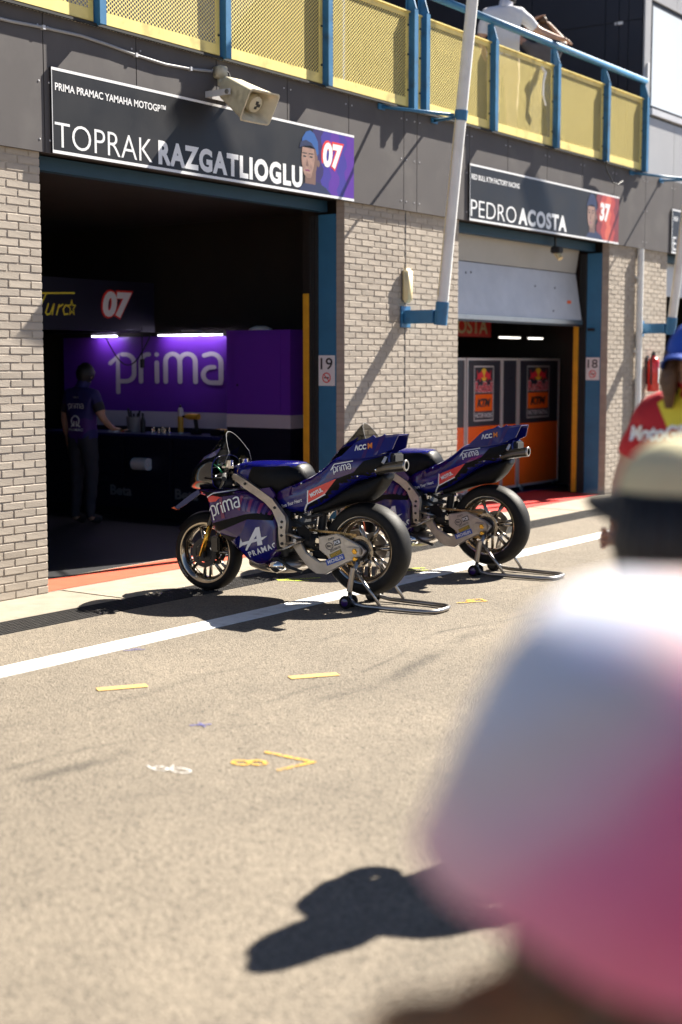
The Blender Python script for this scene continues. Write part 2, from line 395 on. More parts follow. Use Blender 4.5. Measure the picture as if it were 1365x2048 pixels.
def stroke(pts, wd, w=0.0, cap=True):
    P = [Vector(p) for p in pts]; L = []; Rr = []
    for i, p in enumerate(P):
        d0 = (P[i]-P[i-1]).normalized() if i > 0 else None
        d1 = (P[i+1]-P[i]).normalized() if i < len(P)-1 else None
        d0 = d0 or d1; d1 = d1 or d0
        n0 = Vector((-d0.y, d0.x)); n1 = Vector((-d1.y, d1.x)); nn = (n0+n1)
        nn = nn.normalized() if nn.length > 1e-6 else n0
        k = wd/2/max(0.5, nn.dot(n0)); L.append(p+nn*k); Rr.append(p-nn*k)
    out = list(L)
    if cap:
        d = (P[-1]-P[-2]).normalized(); a0 = math.degrees(math.atan2(d.y, d.x))
        end = [Vector(q) for q in arc(P[-1].x, P[-1].y, wd/2, wd/2, a0+90, a0-90, 8)][1:-1]
        d = (P[0]-P[1]).normalized(); b0 = math.degrees(math.atan2(d.y, d.x))
        beg = [Vector(q) for q in arc(P[0].x, P[0].y, wd/2, wd/2, b0+90, b0-90, 8)][1:-1]
    n = len(P)
    v = [(p.x, p.y, w) for p in L+Rr]; f = [(i, n+i, n+i+1, i+1) for i in range(n-1)]
    if cap:
        o = len(v); v += [(p.x, p.y, w) for p in end]; f.append(tuple([n-1, 2*n-1]+[o+i for i in range(len(end)-1, -1, -1)]))
        o = len(v); v += [(p.x, p.y, w) for p in beg]; f.append(tuple([n, 0]+[o+i for i in range(len(beg)-1, -1, -1)]))
    return v, f
def strokes(lst, wd, dw=0.0004): return join2(*[stroke(p, wd, i*dw) for i, p in enumerate(lst)])
def prima_logo():
    s = [[(0.0, 0.66), (0.26, 0.9), (0.26, -0.40)],
         [(0.42, 0.98)]+arc(0.52, 0.68, 0.30, 0.30, 80, 0)+arc(0.52, 0.30, 0.30, 0.30, 0, -90)+[(0.34, 0.0)],
         [(1.05, 0.0), (1.05, 0.62)]+arc(1.30, 0.68, 0.25, 0.30, 170, 85, 8),
         [(1.59, 0.0), (1.59, 0.68)], [(1.59, 0.97), (1.59, 0.975)],
         [(1.88, 0.0), (1.88, 0.70)]+arc(2.115, 0.72, 0.235, 0.27, 180, 0)+[(2.35, 0.0)],
         arc(2.60, 0.72, 0.25, 0.27, 165, 0)+[(2.85, 0.0)],
         [(3.14, 0.93)]+arc(3.36, 0.68, 0.30, 0.31, 100, 0)+[(3.66, 0.06)],
         [(3.44, 0.52), (3.38, 0.52)]+arc(3.36, 0.25, 0.26, 0.27, 90, 270)+[(3.64, -0.02)]]
    return strokes(s, 0.155)
def flat(name, a, fn, m, parent=None):      # fn(u,v,w) -> xyz
    mb = MB(); mb.add([fn(*p) for p in a[0]], a[1])
    return obj_raw(name, mb, m, parent)
def obj_raw(name, mb, m, parent=None):
    me = bpy.data.meshes.new(name); me.from_pydata(mb.v, [], mb.f); me.validate()
    me.materials.append(MATS[m]); return link(name, me, parent)
def densify(a, step):
    bm = bmesh.new(); vs = [bm.verts.new(p) for p in a[0]]
    for f in a[1]:
        try: bm.faces.new([vs[i] for i in f])
        except ValueError: pass
    bmesh.ops.triangulate(bm, faces=[f for f in bm.faces if len(f.verts) > 4])
    for ax in (0, 1):
        lo = min(p[ax] for p in a[0]); hi = max(p[ax] for p in a[0]); k = math.ceil(lo/step)
        no = Vector((1,0,0)) if ax == 0 else Vector((0,1,0))
        while k*step < hi:
            bmesh.ops.bisect_plane(bm, geom=bm.verts[:]+bm.edges[:]+bm.faces[:], plane_co=no*(k*step), plane_no=no); k += 1
    bm.verts.index_update()
    r = ([tuple(v.co) for v in bm.verts], [tuple(v.index for v in f.verts) for f in bm.faces]); bm.free(); return r
def decal(name, a, fn, nrm, bvh, m, parent, off=0.003, step=0.03):   # art pressed on to a curved body
    a = densify(a, step); nrm = Vector(nrm); mb = MB(); vs = []; ok = []
    for p in a[0]:
        q = Vector(fn(p[0], p[1])); h = bvh.ray_cast(q+nrm*0.6, -nrm, 0.9)
        ok.append(h[0] is not None); vs.append((h[0] if h[0] else q) + nrm*(off+(p[2] if len(p) > 2 else 0)))
    mb.add(vs, [f for f in a[1] if all(ok[i] for i in f)])
    if not mb.f: return None
    me = bpy.data.meshes.new(name); me.from_pydata(mb.v, [], mb.f); me.validate(); me.materials.append(MATS[m])
    me.polygons.foreach_set('use_smooth', [True]*len(me.polygons))
    return link(name, me, parent)
# ================================================================ the ground
D = 8.057
mb = MB(); mb.add([(-900,-900,0),(900,-900,0),(900,7.03,0),(-900,7.03,0)], [(0,1,2,3)])
tag(obj('pit_lane', mb, 'asphalt'), kind='structure')
mb = MB(); mb.add([(-900,7.03,-0.12),(900,7.03,-0.12),(900,900,-0.12),(-900,900,-0.12)], [(0,1,2,3)])
tag(obj('ground', mb, 'concrete'), kind='structure')
apron = MB(); apron.box(-20, 60, 7.40, 8.09, -0.10, -0.012)
apron = tag(obj('apron', apron, 'mortar'), kind='structure')
x = 1.42; slab_w = 1.56
while x < 26:
    mb = MB(); mb.rbox(x+0.004, x+slab_w-0.004, 7.405, 8.085, -0.08, 0.0 + random.uniform(-0.002, 0.003), 0.006)
    obj('slab', mb, 'concrete', apron); x += slab_w
tag(obj('lane_line', MB().box(-40, 60, 6.065, 6.285, 0.0, 0.004), 'line_paint'), kind='structure')
# drain along the apron
dr = thing('drain_grate', 'long dark slotted drain grate between the pale apron and the asphalt', 'drain', (0, 7.03, 0))
obj('channel', MB().add([(-10,0,-0.06),(30,0,-0.06),(30,0.37,-0.06),(-10,0.37,-0.06)], [(0,1,2,3)]), 'black', dr)
for k in range(9):
    obj('bar', MB().box(-10, 30, 0.004+k*0.0445, 0.004+k*0.0445+0.014, -0.03, -0.002), 'cast_iron', dr)
mb = MB()
for k in range(820):
    mb.box(2+k*0.025, 2+k*0.025+0.006, 0.0, 0.37, -0.03, -0.005)
tag(obj('cross_bar', mb, 'cast_iron', dr), kind='stuff')

# ================================================================ pit building
bld = thing('pit_building', 'pit garage building with pale brick piers and charcoal panelled front', 'building', (0,0,0))
BL, CH = 0.22, 0.0605
variants = []
for k in range(5):
    mb = MB(); mb.rbox(-0.1045, 0.1045, -0.0, 0.098, -0.026, 0.026, 0.0035)
    mb.v = [(a+random.uniform(-1,1)*0.0012, b+(random.uniform(-1,1)*0.0012), c+random.uniform(-1,1)*0.0012) for a,b,c in mb.v]
    me = bpy.data.meshes.new('brick'); me.from_pydata(mb.v, [], mb.f); me.materials.append(MATS['brick']); variants.append((me, mb))
piers = [(5.30, 7.51), (11.45, 13.62), (17.50, 19.44), (23.4, 25.7)]
allb = []
pier_objs = []
for pi, (x0, x1) in enumerate(piers):
    p = obj('brick_pier', MB().box(x0+0.004, x1-0.004, D+0.0045, D+0.1, -0.1, 3.34), 'mortar', bld); pier_objs.append(p)
    for r in range(55):
        z = 0.03 + r*CH; xx = x1 - (BL if r % 2 else BL/2)
        segs = []; hi = x1
        while hi > x0 + 0.02:
            lo = max(x0, xx); segs.append((lo, hi)); hi = lo; xx -= BL
        for lo, hi in segs:
            a = lo + (0.0055 if lo > x0 else 0); b = hi - (0.0055 if hi < x1 else 0)
            if pi == 1 and a < 12.545 < b and b-a > 0.05:      # expansion joint
                if 12.538-a > 0.02: allb.append((pi, a, 12.538, z))
                if b-12.552 > 0.02: allb.append((pi, 12.552, b, z))
            else: allb.append((pi, a, b, z))
def near(b): 
    vis = (b[0] == 0 and b[2] > 7.02) or b[0] in (1, 2)
    return (0 if vis else 1, (b[1]**2))
allb.sort(key=near)
rest = {k: MB() for k in range(4)}
for i, (pi, a, b, z) in enumerate(allb):
    if b-a < 0.015: continue
    me, mb = random.choice(variants); sx = (b-a)/0.209; cx = (a+b)/2; dy = random.uniform(-0.0016, 0.0016); rz = random.uniform(-1,1)*0.006
    if i < 300:
        o = link('brick', me, pier_objs[pi]); o.location = (cx, D+dy, z); o.scale = (sx, 1, 1); o.rotation_euler = (random.uniform(-.006,.006), 0, rz)
    else:
        rest[pi].add([(cx+v[0]*sx, D+dy+v[1]+v[0]*rz, z+v[2]) for v in mb.v], mb.f)
for k, m in rest.items():
    if m.v: tag(obj('brick', m, 'brick', pier_objs[k]), kind='stuff')
for (a, b) in piers:
    obj('pier_back', MB().box(a+0.13, b-0.13, D+0.102, 8.66, -0.1, 3.34), 'interior', bld)
# black filler in the expansion joint
obj('joint_filler', MB().box(12.539, 12.551, D+0.001, D+0.0042, 0, 3.3), 'black', pier_objs[1])

# charcoal fascia panels
xs = [4.6, 5.6, 6.55, 7.53, 8.52, 9.5, 10.49, 11.46, 12.44, 12.69, 13.76, 14.63, 15.61, 16.57, 17.52, 18.53, 19.5, 20.5, 21.5, 22.5, 23.5, 24.5]
fas = obj('fascia', MB().box(4.6, 24.5, 8.036, 8.15, 3.33, 4.31), 'black', bld)
for a, b in zip(xs, xs[1:]):
    o = obj('fascia_panel', MB().rbox(a+0.003, b-0.003, 8.015, 8.035, 3.308, 4.32, 0.002), 'fascia', fas)
    for zz in (3.42, 4.2):
        for xx in (a+0.06, b-0.06):
            pass
mb = MB()
for a, b in zip(xs, xs[1:]):
    for zz in (3.40, 3.82, 4.22):
        for xx in (a+0.05, b-0.05):
            mb.lathe([(0.0005, 8.010), (0.007, 8.0115), (0.008, 8.0155)], 'y', (xx, 0, zz), 8)
tag(obj('rivet', mb, 'galv', fas), kind='stuff')
# openings: lintel, jamb steel, door track, guard
opens = [(7.51, 11.45), (13.62, 17.50), (19.44, 23.4)]
for (x0, x1) in opens:
    obj('lintel', MB().box(x0+0.002, x1-0.002, 8.26, 8.36, 3.22, 3.325), 'lintel_blue', bld)
    for s, xx in ((1, x0), (-1, x1)):
        a, b = sorted((xx + s*0.004, xx - s*0.12))
        obj('jamb_post', MB().box(a, b, 8.158, 8.366, 0.0, 3.198), 'steelblue_jamb', bld)
        a, b = sorted((xx + s*0.02, xx - s*0.1))
        obj('door_track', MB().box(a, b, 8.37, 8.40, 0, 3.19).box(a, b-0.03 if s < 0 else b, 8.41, 8.43, 0, 3.19).box(a, b, 8.44, 8.47, 0, 3.19), 'blackmatte', bld)
        a, b = sorted((xx + s*0.03, xx - s*0.06))
        obj('door_guard', MB().rbox(a, b, 8.475, 8.545, 0.02, 2.44, 0.006), 'yellow_guard', bld)
# rooms behind: floor, walls, ceiling
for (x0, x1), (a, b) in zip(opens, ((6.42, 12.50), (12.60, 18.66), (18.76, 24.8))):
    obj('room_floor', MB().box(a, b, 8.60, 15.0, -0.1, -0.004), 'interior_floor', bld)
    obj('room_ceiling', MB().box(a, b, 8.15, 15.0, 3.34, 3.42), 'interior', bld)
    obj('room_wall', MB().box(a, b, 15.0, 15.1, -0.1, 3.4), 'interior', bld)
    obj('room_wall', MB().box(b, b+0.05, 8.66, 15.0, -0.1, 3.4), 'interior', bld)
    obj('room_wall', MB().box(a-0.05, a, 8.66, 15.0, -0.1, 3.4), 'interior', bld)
    obj('threshold', MB().box(x0+0.002, x1-0.002, 8.09, 8.598, -0.09, 0.0), 'concrete', bld)
# overhead sectional door of the second opening
od = obj('overhead_door', MB().prism([(8.40,2.315),(8.50,2.93),(8.53,2.93),(8.43,2.315)], lambda u,v:(13.63,u,v), lambda u,v:(17.42,u,v)), 'galv', bld)
obj('door_section', MB().prism([(8.50,2.94),(8.44,3.33),(8.47,3.33),(8.53,2.94)], lambda u,v:(13.63,u,v), lambda u,v:(17.42,u,v)), 'door_upper', od)
obj('bottom_rail', MB().rbox(13.63, 17.42, 8.385, 8.432, 2.262, 2.318, 0.006), 'steel', od)
obj('bottom_seal', MB().box(13.63, 17.42, 8.392, 8.425, 2.235, 2.264), 'black', od)
for (xx, zz) in ((16.2, 2.72), (16.75, 2.72), (16.62, 2.42), (14.5, 2.80), (14.62, 2.81)):
    y = 8.40 + (zz-2.315)/(0.615)*0.10
    obj('bolt', MB().lathe([(0.0, y-0.006), (0.012, y-0.005), (0.014, y)], 'y', (xx, 0, zz), 10), 'black', od)
obj('sticker', MB().rbox(17.05, 17.16, 8.43, 8.436, 2.53, 2.57, 0.002), 'orange', od)
od.children[-1].rotation_euler = (0,0,0)
# third opening: plain door leaf, closed down to head height
obj('overhead_door', MB().box(19.45, 23.39, 8.44, 8.47, 2.75, 3.33), 'galv', bld)
# balcony slab and upper storey
obj('balcony_slab', MB().box(2.0, 18.44, 8.04, 13.0, 4.14, 4.345).box(2.0, 18.44, 7.992, 8.0385, 4.3255, 4.345), 'concrete', bld)
obj('slab_edge', MB().box(2.0, 18.44, 7.955, 7.975, 4.306, 4.324), 'blackmatte', bld)
obj('edge_grating', MB().add([(2.0,7.976,4.314),(18.44,7.976,4.314),(18.44,8.014,4.314),(2.0,8.014,4.314)], [(0,1,2,3)]), 'walk_mesh', bld)
obj('upper_wall', MB().box(2.0, 18.44, 13.0, 13.2, 4.0, 9.0), 'dark_clad', bld)
ew = obj('end_wall', MB().box(18.47, 18.60, 8.07, 13.0, 4.34, 9.0), 'black', bld)
ys = [8.075, 8.28, 8.42, 8.62, 9.75, 10.9, 12.0, 12.99]
for a, b in zip(ys, ys[1:]):
    for (z0, z1) in ((4.35, 6.36), (6.37, 8.98)):
        obj('wall_panel', MB().rbox(18.45, 18.4695, a+0.004, b-0.004, z0, z1, 0.002), 'dark_clad', ew)
obj('wall_tag', MB().box(18.4455, 18.4495, 8.36, 8.44, 6.33, 6.37).box(18.4455, 18.4495, 8.46, 8.48, 6.33, 6.37), 'white', ew)
fw = obj('upper_front', MB().box(18.47, 24.5, 8.07, 8.2, 4.33, 9.0), 'black', bld)
for a, b in ((18.452, 18.66), (18.66, 19.55), (19.55, 20.5), (20.5, 21.6), (21.6, 24.5)):
    obj('front_panel', MB().rbox(a+0.003, b-0.003, 8.04, 8.066, 4.326, 5.10 if a > 18.5 else 8.9, 0.002), 'fascia_light', fw)
    if a > 18.5: obj('front_panel', MB().rbox(a+0.003, b-0.003, 8.04, 8.066, 6.66, 8.9, 0.002), 'fascia_light', fw)
wdw = obj('window', MB().box(18.67, 24.0, 8.045, 8.066, 5.22, 6.60), 'black', bld)
obj('pane', MB().box(18.70, 20.6, 8.035, 8.043, 5.26, 6.575), 'pane', wdw)
obj('pane', MB().box(20.66, 23.9, 8.035, 8.043, 5.26, 6.575), 'pane', wdw)
obj('sill', MB().rbox(18.66, 24.0, 8.0, 8.066, 5.13, 5.215, 0.004), 'galv', wdw)
obj('switch_box', MB().rbox(18.53, 18.58, 8.018, 8.039, 5.55, 5.80, 0.004), 'white', bld)

# orange threshold paint and red carpet
ot = tag(obj('threshold_paint', MB().box(7.512, 11.448, 8.10, 8.56, 0.0005, 0.004), 'orange_paint'), kind='structure')
a = fit(text2d('ME', 0.02), 0.50, 0.20)
flat('lettering', a, lambda u,v,w: (10.05-u, 8.46-v, 0.0055), 'white_print', ot)
rc = tag(obj('threshold_carpet', MB().box(13.622, 17.498, 8.10, 9.1, 0.0005, 0.008), 'red_carpet'), kind='structure')
tag(obj('garage_mat', MB().box(12.65, 18.6, 9.10, 13.0, 0.0, 0.009), 'tool_blue'), kind='structure')

# ================================================================ railing
rail = thing('balcony_railing', 'blue steel balcony railing with yellow perforated infill panels', 'railing', (0,0,0))
posts = [3.55, 5.05, 6.54, 8.04, 9.525, 11.0, 12.48, 12.71, 14.15, 15.67, 17.07, 18.29]
for px in posts:
    prof = [(7.895,4.312),(8.005,4.312),(8.005,5.475),(7.95,5.475),(7.895,5.30)]
    p = obj('post', MB().prism(prof, lambda u,v:(px-0.008,u,v), lambda u,v:(px+0.008,u,v)).box(px-0.034, px-0.008, 7.895, 7.906, 4.313, 5.29).box(px+0.008, px+0.034, 7.895, 7.906, 4.313, 5.29)
            .box(px-0.034, px-0.008, 7.994, 8.005, 4.313, 5.465).box(px+0.008, px+0.034, 7.994, 8.005, 4.313, 5.465), 'steelblue', rail)
for a, b in zip(posts, posts[1:]):
    x0, x1 = a+0.036, b-0.036
    pn = obj('infill_panel', MB().add([(x0+0.04,7.97,4.42),(x1-0.04,7.97,4.42),(x1-0.04,7.97,5.22),(x0+0.04,7.97,5.22)], [(0,1,2,3)]), 'yellow_mesh', rail)
    fr = MB().box(x0, x0+0.045, 7.965, 7.975, 4.335, 5.26).box(x1-0.045, x1, 7.965, 7.975, 4.335, 5.26)
    fr.box(x0+0.045, x1-0.045, 7.964, 7.976, 4.335, 4.425).box(x0+0.045, x1-0.045, 7.964, 7.976, 5.215, 5.26)
    obj('panel_frame', fr, 'yellow', pn)
    obj('top_lip', MB().box(x0, x1, 7.945, 7.99, 5.2605, 5.274), 'yellow', pn)
    for zz in (4.5, 4.85, 5.14):
        obj('bolt', MB().lathe([(0.0, 7.955), (0.010, 7.956), (0.011, 7.964)], 'y', (x1-0.02, 0, zz), 8), 'black', pn)
obj('handrail', MB().tube([(3.0,7.96,5.51),(12.51,7.96,5.51)], 0.04, 14), 'steelblue', rail, smooth=True)
obj('handrail', MB().tube([(12.68,7.96,5.51),(18.32,7.96,5.51)], 0.04, 14), 'steelblue', rail, smooth=True)
# loose cable and plastic at the rail
tag(obj('loose_cable', MB().tube([(17.02,7.90,4.31),(17.05,7.93,4.27),(17.15,7.95,4.2),(17.35,7.96,4.08),(17.5,7.96,4.07),(17.66,7.96,4.13)], 0.008, 8), 'black', smooth=True), 'black loose cable end drooping below the yellow railing panels', 'cable')
tag(obj('plastic_strip', MB().tube([(15.22,7.905,5.18),(15.30,7.90,5.13),(15.26,7.905,5.0),(15.25,7.90,4.86),(15.33,7.905,4.76)], [0.018,.02,.014,.012,.01], 6), 'white'), 'white torn plastic strip hanging on a yellow railing panel', 'plastic')

# ================================================================ slanted white poles
def pole(X, label):
    t = thing('flag_pole', label, 'pole', (X, D, 2.22), 0, 'white slanted poles on the piers')
    obj('wall_plate', MB().rbox(-0.09, 0.09, -0.02, -0.004, -0.10, 0.12, 0.004), 'steelblue', t)
    obj('bracket_arm', MB().rbox(-0.05, 0.05, -0.38, -0.021, -0.06, 0.075, 0.008), 'steelblue', t)
    ax = Vector((0, -0.108, 1)).normalized(); b0 = Vector((0, -0.435, -0.08))
    obj('socket', MB().tube([b0, b0+ax*0.235], 0.068, 20), 'steelblue', t, angle=40)
    obj('shaft', MB().tube([b0+ax*0.23, b0+ax*5.2], [0.060, 0.056], 24), 'white_paint', t, angle=40)
    c = b0 + ax*2.08
    obj('collar', MB().tube([c-ax*0.05, c+ax*0.05], 0.066, 20), 'steelblue', t, angle=40)
    for dx in (-0.52, 0.48):
        s = obj('stay', MB().tube([c+Vector((dx*0.1, 0.05, 0)), (dx, -0.05, 2.06)], 0.017, 10), 'steelblue', t, smooth=True)
        obj('stay_foot', MB().rbox(dx-0.06, dx+0.06, -0.062, -0.046, 2.03, 2.09, 0.004), 'steelblue', s)
    obj('wire', MB().tube([b0+ax*0.28+Vector((-0.07,0.02,0)), b0+ax*1.2+Vector((-0.066,0.02,0)), b0+ax*2.05+Vector((-0.066,0.02,0))], 0.004, 6), 'cream', t)
    return t
pole(6.38, 'white slanted pole at the left edge, before the first brick pier')
p2 = pole(12.53, 'white slanted pole on the brick pier between the two garage doors')
pole(18.55, 'white slanted pole on the brick pier beside the fire extinguisher')
fn = lambda u,v,w: (12.478-w, 7.92-u, 2.22+v)
flat('tape_mark', join2(stroke([(0.10,-0.05),(0.11,0.06)], 0.014, 0.0, False), stroke([(0.06,0.0),(0.16,0.012)], 0.02, 0.0006, False)), fn, 'black', p2)
flat('paint_chip', disc(0.22, 0.02, 0.05, 0.012), fn, 'galv', p2)

# ================================================================ things on the wall
lb = thing('wall_light', 'cream rounded plastic light fitting above the blue pole bracket', 'light fitting', (12.53, D, 2.55))
obj('housing', MB().rbox(-0.07, 0.07, -0.068, -0.004, -0.175, 0.175, 0.022), 'cream', lb, angle=40)
obj('back_plate', MB().rbox(-0.062, 0.062, -0.0038, 0.0, -0.165, 0.165, 0.001), 'grey_plastic', lb)
dp = thing('downpipe', 'white vertical rain pipe on the far brick pier', 'pipe', (18.38, D, 0))
obj('pipe', MB().tube([(0,-0.055,0),(0,-0.055,3.3)], 0.045, 16), 'white_paint', dp, angle=40)
for z in (0.9, 1.9, 2.9): obj('clip', MB().rbox(-0.055, 0.055, -0.06, -0.004, z, z+0.03, 0.003), 'white_paint', dp)
fe = thing('fire_extinguisher', 'red fire extinguisher hanging on the far brick pier', 'extinguisher', (18.80, D, 1.36))
obj('cylinder', MB().lathe([(0.0,0.0),(0.075,0.0),(0.085,0.015),(0.085,0.40),(0.07,0.45),(0.03,0.475),(0.028,0.5)], 'z', (0,-0.10,0), 24), 'ext_red', fe, angle=50)
obj('valve', MB().rbox(-0.02,0.02,-0.12,-0.08,0.50,0.545,0.004).box(-0.012,0.012,-0.20,-0.08,0.546,0.556).tube([(0,-0.1,0.52),(-0.05,-0.1,0.53),(-0.10,-0.1,0.45),(-0.10,-0.11,0.1)], 0.011, 8), 'black', fe)
obj('label_sheet', MB().prism(arc(0,0,0.0865,0.0865,-110,-20,10)+arc(0,0,0.0855,0.0855,-20,-110,10), lambda u,v:(u,v-0.10,0.12), lambda u,v:(u,v-0.10,0.33)), 'white', fe)
obj('bracket', MB().box(-0.03,0.03,-0.018,-0.004,0.1,0.5), 'black', fe)
cd = thing('conduit', 'thin grey conduit sagging across the fascia above the first signboard', 'conduit', (0, 8.0, 0))
pts = [(5.5,0,4.2),(6.4,0,4.19),(7.2,0,4.19),(7.52,0,4.205),(7.9,0,4.215),(8.18,0,4.20),(8.5,0,4.175),(8.84,0,4.16),(9.15,0,4.175),(9.40,-0.02,4.195)]
obj('tube', MB().tube(pts, 0.0125, 10), 'conduit', cd, smooth=True)
for xx, zz in ((7.52,4.205),(8.5,4.175),(9.15,4.175)): obj('clip', MB().box(xx-0.012, xx+0.012, -0.015, 0.0148, zz-0.016, zz+0.016), 'galv', cd)
# horn loudspeaker
sp = thing('horn_loudspeaker', 'beige square horn loudspeaker bracketed above the first signboard', 'loudspeaker', (9.50, 8.015, 4.03))
obj('junction_box', MB().rbox(-0.05,0.05,-0.09,-0.004,0.12,0.22,0.008).rbox(-0.025,0.025,-0.07,-0.03,0.06,0.12,0.004), 'horn', sp, angle=40)
obj('cable', MB().tube([(0,-0.05,0.06),(0.02,-0.05,0.0),(0.0,-0.1,-0.03),(0,-0.18,-0.02)], 0.007, 8).tube([(0.05,-0.05,0.2),(0.09,-0.06,0.18),(0.12,-0.07,0.10),(0.12,-0.12,0.04)], 0.006, 8), 'black', sp, smooth=True)
br = MB().box(-0.15,-0.138,-0.27,-0.004,-0.055,-0.005).box(-0.137,0.137,-0.012,-0.004,-0.055,-0.005).box(0.138,0.15,-0.27,-0.004,-0.055,-0.005)
obj('bracket', br, 'galv', sp)
hm = Matrix.Translation((0.02,-0.24,-0.03)) @ Matrix.Rotation(R(-4), 4, 'Z') @ Matrix.Rotation(R(30), 4, 'X') @ Matrix.Scale(1.12, 4)
def hx(p): return tuple(hm @ Vector(p))
def rrect(w, h, y, r=0.03, n=4):
    o = []
    for cx, cz, a in ((w-r,h-r,0),(-w+r,h-r,90),(-w+r,-h+r,180),(w-r,-h+r,270)):
        o += [(cx+r*math.cos(R(a+90*i/n)), y, cz+r*math.sin(R(a+90*i/n))) for i in range(n+1)]
    return o
rings = [rrect(0.085,0.075,0.14), rrect(0.095,0.085,0.10), rrect(0.115,0.095,-0.02), rrect(0.155,0.115,-0.22), rrect(0.165,0.125,-0.235), rrect(0.155,0.115,-0.238), rrect(0.13,0.095,-0.20), rrect(0.085,0.065,-0.08), rrect(0.06,0.05,-0.05)]
mb = MB(); nr = len(rings[0]); mb.add([hx(p) for r in rings for p in r], [(i*nr+k, i*nr+(k+1)%nr, (i+1)*nr+(k+1)%nr, (i+1)*nr+k) for i in range(len(rings)-1) for k in range(nr)]+[tuple(range(nr)), tuple((len(rings)-1)*nr+k for k in range(nr))])
obj('horn', mb, 'horn', sp, angle=35)
mb = MB().lathe([(0.0,-0.20),(0.03,-0.20),(0.062,-0.185),(0.068,-0.15),(0.05,-0.06)], 'y', (0,0,0), 24); mb.v = [hx(p) for p in mb.v]
obj('driver_cone', mb, 'horn', sp, angle=50)
mb = MB().box(-0.006,0.03,-0.2035,-0.199,-0.012,0.012).box(-0.02,0.006,-0.2035,-0.199,0.004,0.03).box(-0.02,0.004,-0.2035,-0.199,-0.03,-0.01); mb.v = [hx(p) for p in mb.v]
obj('slot', mb, 'black', sp)
for s in (-1, 1):
    mb = MB().lathe([(0.0,0.012),(0.018,0.01),(0.02,0.0)], 'x', (0,0,0), 14); mb.v = [(s*(0.15+p[0]*1.0), p[1]-0.24, p[2]-0.03) for p in mb.v]
    obj('pivot_bolt', mb, 'steel', sp)
# small camera under the second board
cc = thing('lintel_camera', 'small dark camera cluster hanging under the second signboard', 'camera', (16.2, 8.19, 3.19))
obj('body', MB().rbox(-0.10,0.03,-0.10,0.02,-0.08,0.0,0.012), 'blackmatte', cc)
obj('lens', MB().tube([(-0.03,-0.03,-0.07),(-0.05,-0.10,-0.15)], [0.04,0.035], 12), 'cream', cc, angle=40)
obj('mount', MB().rbox(-0.02,0.02,-0.02,0.02,0.0,0.02,0.002).box(-0.012,0.012,-0.012,0.012,0.02,0.13), 'black', cc)
obj('cable', MB().tube([(0.03,0,-0.04),(0.10,0,-0.02),(0.14,0,-0.09),(0.08,0,-0.15),(0.02,0,-0.1)], 0.006, 6), 'black', cc)

# number plates on the jambs
def plate(X, num, label):
    t = thing('number_plate', label, 'sign', (X, 8.262, 1.53))
    obj('plate', MB().rbox(-0.012,-0.006,-0.099,0.099,0,0.30,0.002), 'white', t)
    f = lambda u,v,w: (-0.0135-w, 0.09-u, v)
    flat('number', fit(text2d(num, 0.008), 0.145, 0.115, 0.018, 0.16), f, 'black', t)
    flat('prohibition_ring', stroke(arc(0.09,0.08,0.046,0.046,0,360,28), 0.011, 0, False), f, 'red_print', t)
    flat('cigarette', stroke([(0.06,0.08),(0.12,0.08)], 0.012, 0.0004, False), f, 'black', t)
    flat('prohibition_bar', stroke([(0.122,0.048),(0.058,0.112)], 0.010, 0.0009, False), f, 'red_print', t)
plate(11.446, '19', 'white plate 19 with no smoking symbol on the nearer blue jamb')
plate(17.496, '18', 'white plate 18 with no smoking symbol on the farther blue jamb')
tag(obj('jamb_latch', MB().rbox(17.47,17.492,8.24,8.34,2.18,2.215,0.003), 'black'), 'small black latch on the blue jamb above plate 18', 'latch')

